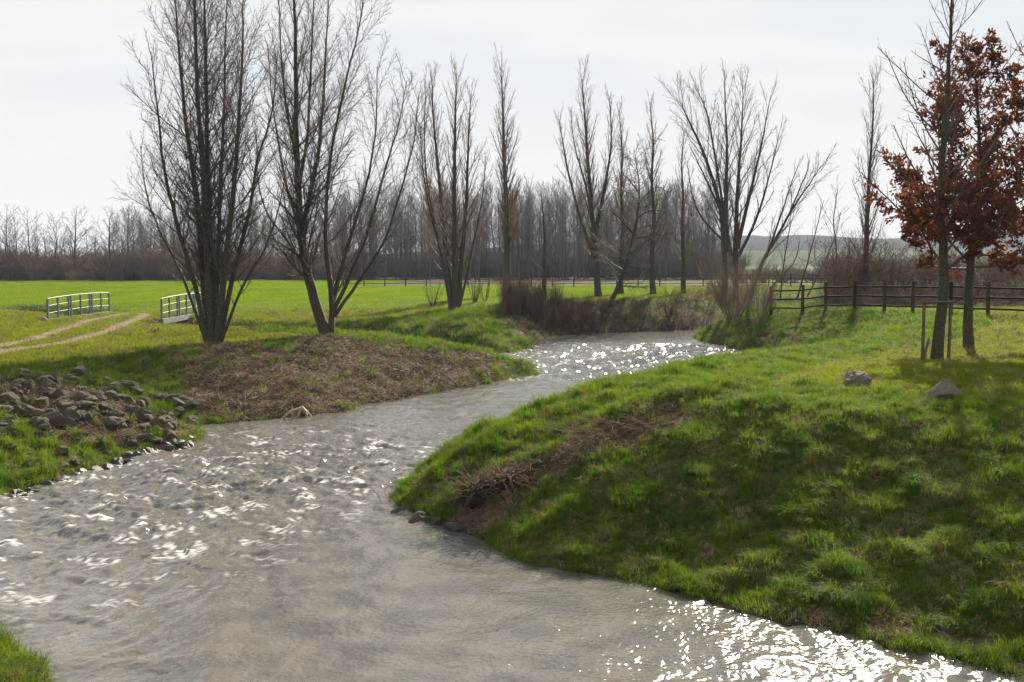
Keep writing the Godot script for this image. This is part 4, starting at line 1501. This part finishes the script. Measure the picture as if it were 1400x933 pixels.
func build_debris() -> void:
	# pale branch standing out of the water at the brown bank's foot
	var p := on_ground(408, 566)
	var t := thing("dead_branch", p, "pale antler-like dead branch poking out of the water at the brown bank", "branch")
	var d := -p.z
	var n := 0
	for l in [[[412, 558], [398, 562], [386, 572], [380, 577]], [[412, 557], [408, 566], [405, 578], [404, 584]], [[412, 556], [418, 563], [420, 574], [421, 582]], [[414, 558], [424, 568], [427, 577]]]:
		var pts := PackedVector3Array()
		for q in l:
			pts.append(at_depth(q[0], q[1], d - 0.35 + 0.12 * n) - p)
		var acc := Acc.new()
		acc.tube(pts, 0.036, 0.022, 6)
		part("limb", acc.mesh(), M.dead_wood, t)
		n += 1
	# torn-out root clumps and a dry shrub on the near right bank
	rng.seed = 500
	var roots := [[655, 682, 0.42, "dark uprooted root clump with dry roots low on the grassy point"], [694, 668, 0.34, "upright dark root stump beside the uprooted clump on the grassy point"]]
	for r in roots:
		var q := on_ground(r[0], r[1])
		var o := thing("root_clump", q, r[3], "root clump")
		var s: float = r[2]
		var body := part("soil_clod", stone_mesh(3, 510 + int(r[0]), 5, 0.45, false), M.root_soil, o)
		body.scale = Vector3(s * 0.8, s * 0.5, s * 0.6)
		body.position = Vector3(0, s * 0.15, 0)
		var acc := Acc.new()
		for i in 80:
			var g := rng.randf() * TAU
			limb(acc, Vector3(cos(g) * s * 0.5, s * rng.randf_range(0.1, 0.8), sin(g) * s * 0.4), Vector3(cos(g), rng.randf_range(-0.3, 0.9), sin(g)).normalized(), rng.randf_range(0.2, 0.6), 0.010, 0, [[0, 0, 0, 0, 0, 0, 0, 5, 4, 0.5, -0.12], [5.0, 0.2, 50.0, 0.5, 0.3, 0.6, 0.004, 3, 3, 0.4, -0.05]])
		part("roots", acc.mesh(), M.brush, o)
	shrub("dry_weed", "dry brown branching weed standing below the root clumps", on_ground(705, 712), 7, 0.62, 0.5, 0.008, [[9.0, 0.3, 45.0, 0.4, 0.3, 0.6, 0.004, 3, 3, 0.25, 0.03]], M.brush, 520, "weed")
	shrub("dry_weed", "low dry twigs overhanging the water at the tip of the grassy point", on_ground(530, 690), 9, 0.42, 0.9, 0.006, [[9.0, 0.3, 45.0, 0.4, 0.3, 0.6, 0.004, 3, 3, 0.25, 0.03]], M.brush, 521, "weed")
	shrub("dry_weed", "fine dry weed stems at the near-left water's edge", on_ground(80, 900), 12, 0.36, 0.6, 0.0035, [[7.0, 0.3, 40.0, 0.35, 0.3, 0.6, 0.0025, 3, 3, 0.25, 0.03]], M.brush_dark, 522, "weed")
	# cut brush on the grassy point
	var heap := thing("brush_heap", on_ground(862, 592), "flat heap of dry brown brushwood on the grassy point's slope", "brushwood")
	for i in 5:
		var o := part("twigs", litter(60, 0.45, 0.7, 0.005, 530 + i, 0.4), M.brush, heap)
		var x := heap.position.x + rng.randf_range(-0.9, 0.8)
		var z := heap.position.z + rng.randf_range(-0.5, 0.5)
		o.position = Vector3(x, ground_at(x, z) + 0.02, z) - heap.position
	# fallen sticks on the brown bank
	rng.seed = 540
	for q in [[383, 520, 1.1, 0.2, "long pale stick lying across the upper brown bank"], [300, 545, 0.8, 1.4, "pale stick standing aslant by the gully"], [345, 545, 0.9, 1.0, "thin pale stick on the lower brown bank near the mossy stones"], [470, 525, 1.0, 0.1, "forked pale stick in the middle of the brown bank"]]:
		var o := on_ground(q[0], q[1])
		var acc := Acc.new()
		limb(acc, Vector3(0, 0.02, 0), Vector3(cos(q[3]), 0.25 + 0.7 * float(q[3] > 1.2), sin(q[3])).normalized(), q[2], 0.014, 0, [[0, 0, 0, 0, 0, 0, 0, 6, 5, 0.15, -0.05], [3.0, 0.3, 40.0, 0.4, 0.3, 0.6, 0.006, 3, 3, 0.2, 0.0]])
		var st := part("fallen_stick", acc.mesh(), M.dead_wood, self)
		st.position = o
		tag(st, q[4], "stick")

# ---------------------------------------------------------------- scene
func _ready() -> void:
	var cam := Camera3D.new()
	cam.name = "camera"
	add_child(cam)
	cam.position = eye
	cam.rotation = Vector3(-pitch, 0, 0)
	cam.fov = rad_to_deg(2.0 * atan(466.5 / F))
	cam.far = 4000.0
	cam.current = true

	var to_sun := Vector3(sin(deg_to_rad(21.0)) * cos(deg_to_rad(30.0)), sin(deg_to_rad(30.0)), -cos(deg_to_rad(21.0)) * cos(deg_to_rad(30.0)))
	var env := Environment.new()
	env.background_mode = Environment.BG_SKY
	env.sky = make_sky(to_sun)
	env.tonemap_mode = Environment.TONE_MAPPER_LINEAR
	env.tonemap_exposure = EXPO
	env.fog_enabled = true
	env.fog_density = 0.00022
	env.fog_light_color = Color(0.80, 0.88, 1.0)
	env.sdfgi_enabled = true
	env.ssao_enabled = true
	env.ssil_enabled = true
	var we := WorldEnvironment.new()
	we.name = "environment"
	we.environment = env
	add_child(we)
	var sun := DirectionalLight3D.new()
	sun.name = "sun"
	sun.light_energy = 1.6
	sun.light_color = Color(1.0, 0.955, 0.885)
	sun.light_angular_distance = 0.6
	sun.shadow_enabled = true
	add_child(sun)
	sun.look_at_from_position(Vector3.ZERO, -to_sun, Vector3.UP)

	noise_big.seed = 11
	noise_big.frequency = 0.12
	noise_mid.seed = 12
	noise_mid.frequency = 0.42
	noise_mid.fractal_octaves = 3
	noise_fine.seed = 13
	noise_fine.frequency = 1.15
	noise_fine.fractal_octaves = 2
	make_materials()

	# outline of the river at water level: its left side away from the camera, round the pool, back along the right side
	for q in [[-2, 6, 0], [-2.2, 0, 0], [-3, -6.5, 0], [100, 933], [45, 885], [0, 842], [-8.2, -12.6, 0], [-10.5, -13.8, 0], [-11, -15.8, 0], [0, 690], [50, 668], [110, 650], [190, 625], [260, 612], [288, 596], [-7.9, -26.3, 0], [320, 579], [400, 572], [465, 566], [520, 552], [600, 538], [680, 524], [748, 512],
			[0.9, -40.5, 0], [-0.5, -43, 0], [-2.5, -44.8, 0], [-4, -45.8, 0], [-3.6, -46.6, 0], [-1.5, -46.6, 0], [704, 484], [730, 478], [741, 471], [745, 463], [765, 459], [814, 456], [870, 454], [934, 452], [16, -66, 0], [20, -68, 0], [20.5, -66, 0], [15, -61, 0], [940, 461], [970, 471], [1000, 478], [1040, 485],
			[12.2, -43.5, 0], [11, -40, 0], [8.5, -36.5, 0], [5, -33, 0], [2.2, -29.5, 0], [0.3, -26, 0], [-1, -23.3, 0], [-2, -20.8, 0], [525, 682], [530, 692], [575, 715], [640, 737], [690, 771], [860, 802], [1000, 836], [1100, 862], [1250, 900], [1395, 935], [7.2, -7.5, 0], [8, 0, 0], [8, 6, 0]]:
		if q.size() == 3:
			river.append(Vector2(q[0], q[1]))
		else:
			var p := on_level(q[0], q[1])
			river.append(Vector2(p.x, p.z))
	build_grid()
	for q in [[350, 500, 2.6, 0.6], [430, 505, 2.8, 0.6], [520, 500, 2.8, 0.6], [590, 500, 2.2, 0.8], [300, 540, 1.7, 0.55], [380, 545, 1.8, 0.7], [470, 535, 1.9, 0.55], [550, 520, 2.0, 0.7], [300, 476, 1.3, 0.9], [440, 466, 1.6, 0.9], [640, 490, 1.6, 0.5], [870, 587, 0.8, 0.7], [800, 603, 0.7, 0.5], [910, 577, 0.6, 0.7], [660, 665, 0.8, 0.8], [700, 655, 0.6, 0.7], [760, 640, 0.5, 0.6], [80, 545, 2.4, 0.36], [140, 560, 2.2, 0.42], [40, 570, 1.8, 0.3], [200, 580, 1.4, 0.4], [715, 450, 2.0, 0.9], [730, 465, 1.4, 0.9], [800, 430, 3.5, 1.0], [860, 430, 3.5, 1.0], [920, 430, 3.5, 1.0], [760, 440, 3.0, 1.0], [990, 475, 1.4, 0.5], [1040, 470, 1.4, 0.4], [1300, 880, 0.9, 0.3], [1200, 855, 0.6, 0.3], [1090, 848, 0.5, 0.5]]:
		var p := on_ground(q[0], q[1])
		brown_spots.append([p.x, p.z, q[2], q[3]])
	for line in [[[-30, 481], [0, 473], [53, 461], [86, 451], [118, 439], [142, 434], [168, 430.5], [172, 428]], [[-30, 487], [21, 478], [86, 468], [139, 455], [167, 444], [186, 437], [196, 433], [198, 428.5]]]:
		var r := PackedVector2Array()
		for q in line:
			var p := on_ground(q[0], q[1])
			r.append(Vector2(p.x, p.z))
		ruts.append(r)
	build_ground()
	build_water()
	build_background()
	build_fences()
	build_bridge()
	build_big_trees()
	build_mid_trees()
	build_oaks()
	build_stones()
	build_shrubs()
	build_debris()
	build_grass()
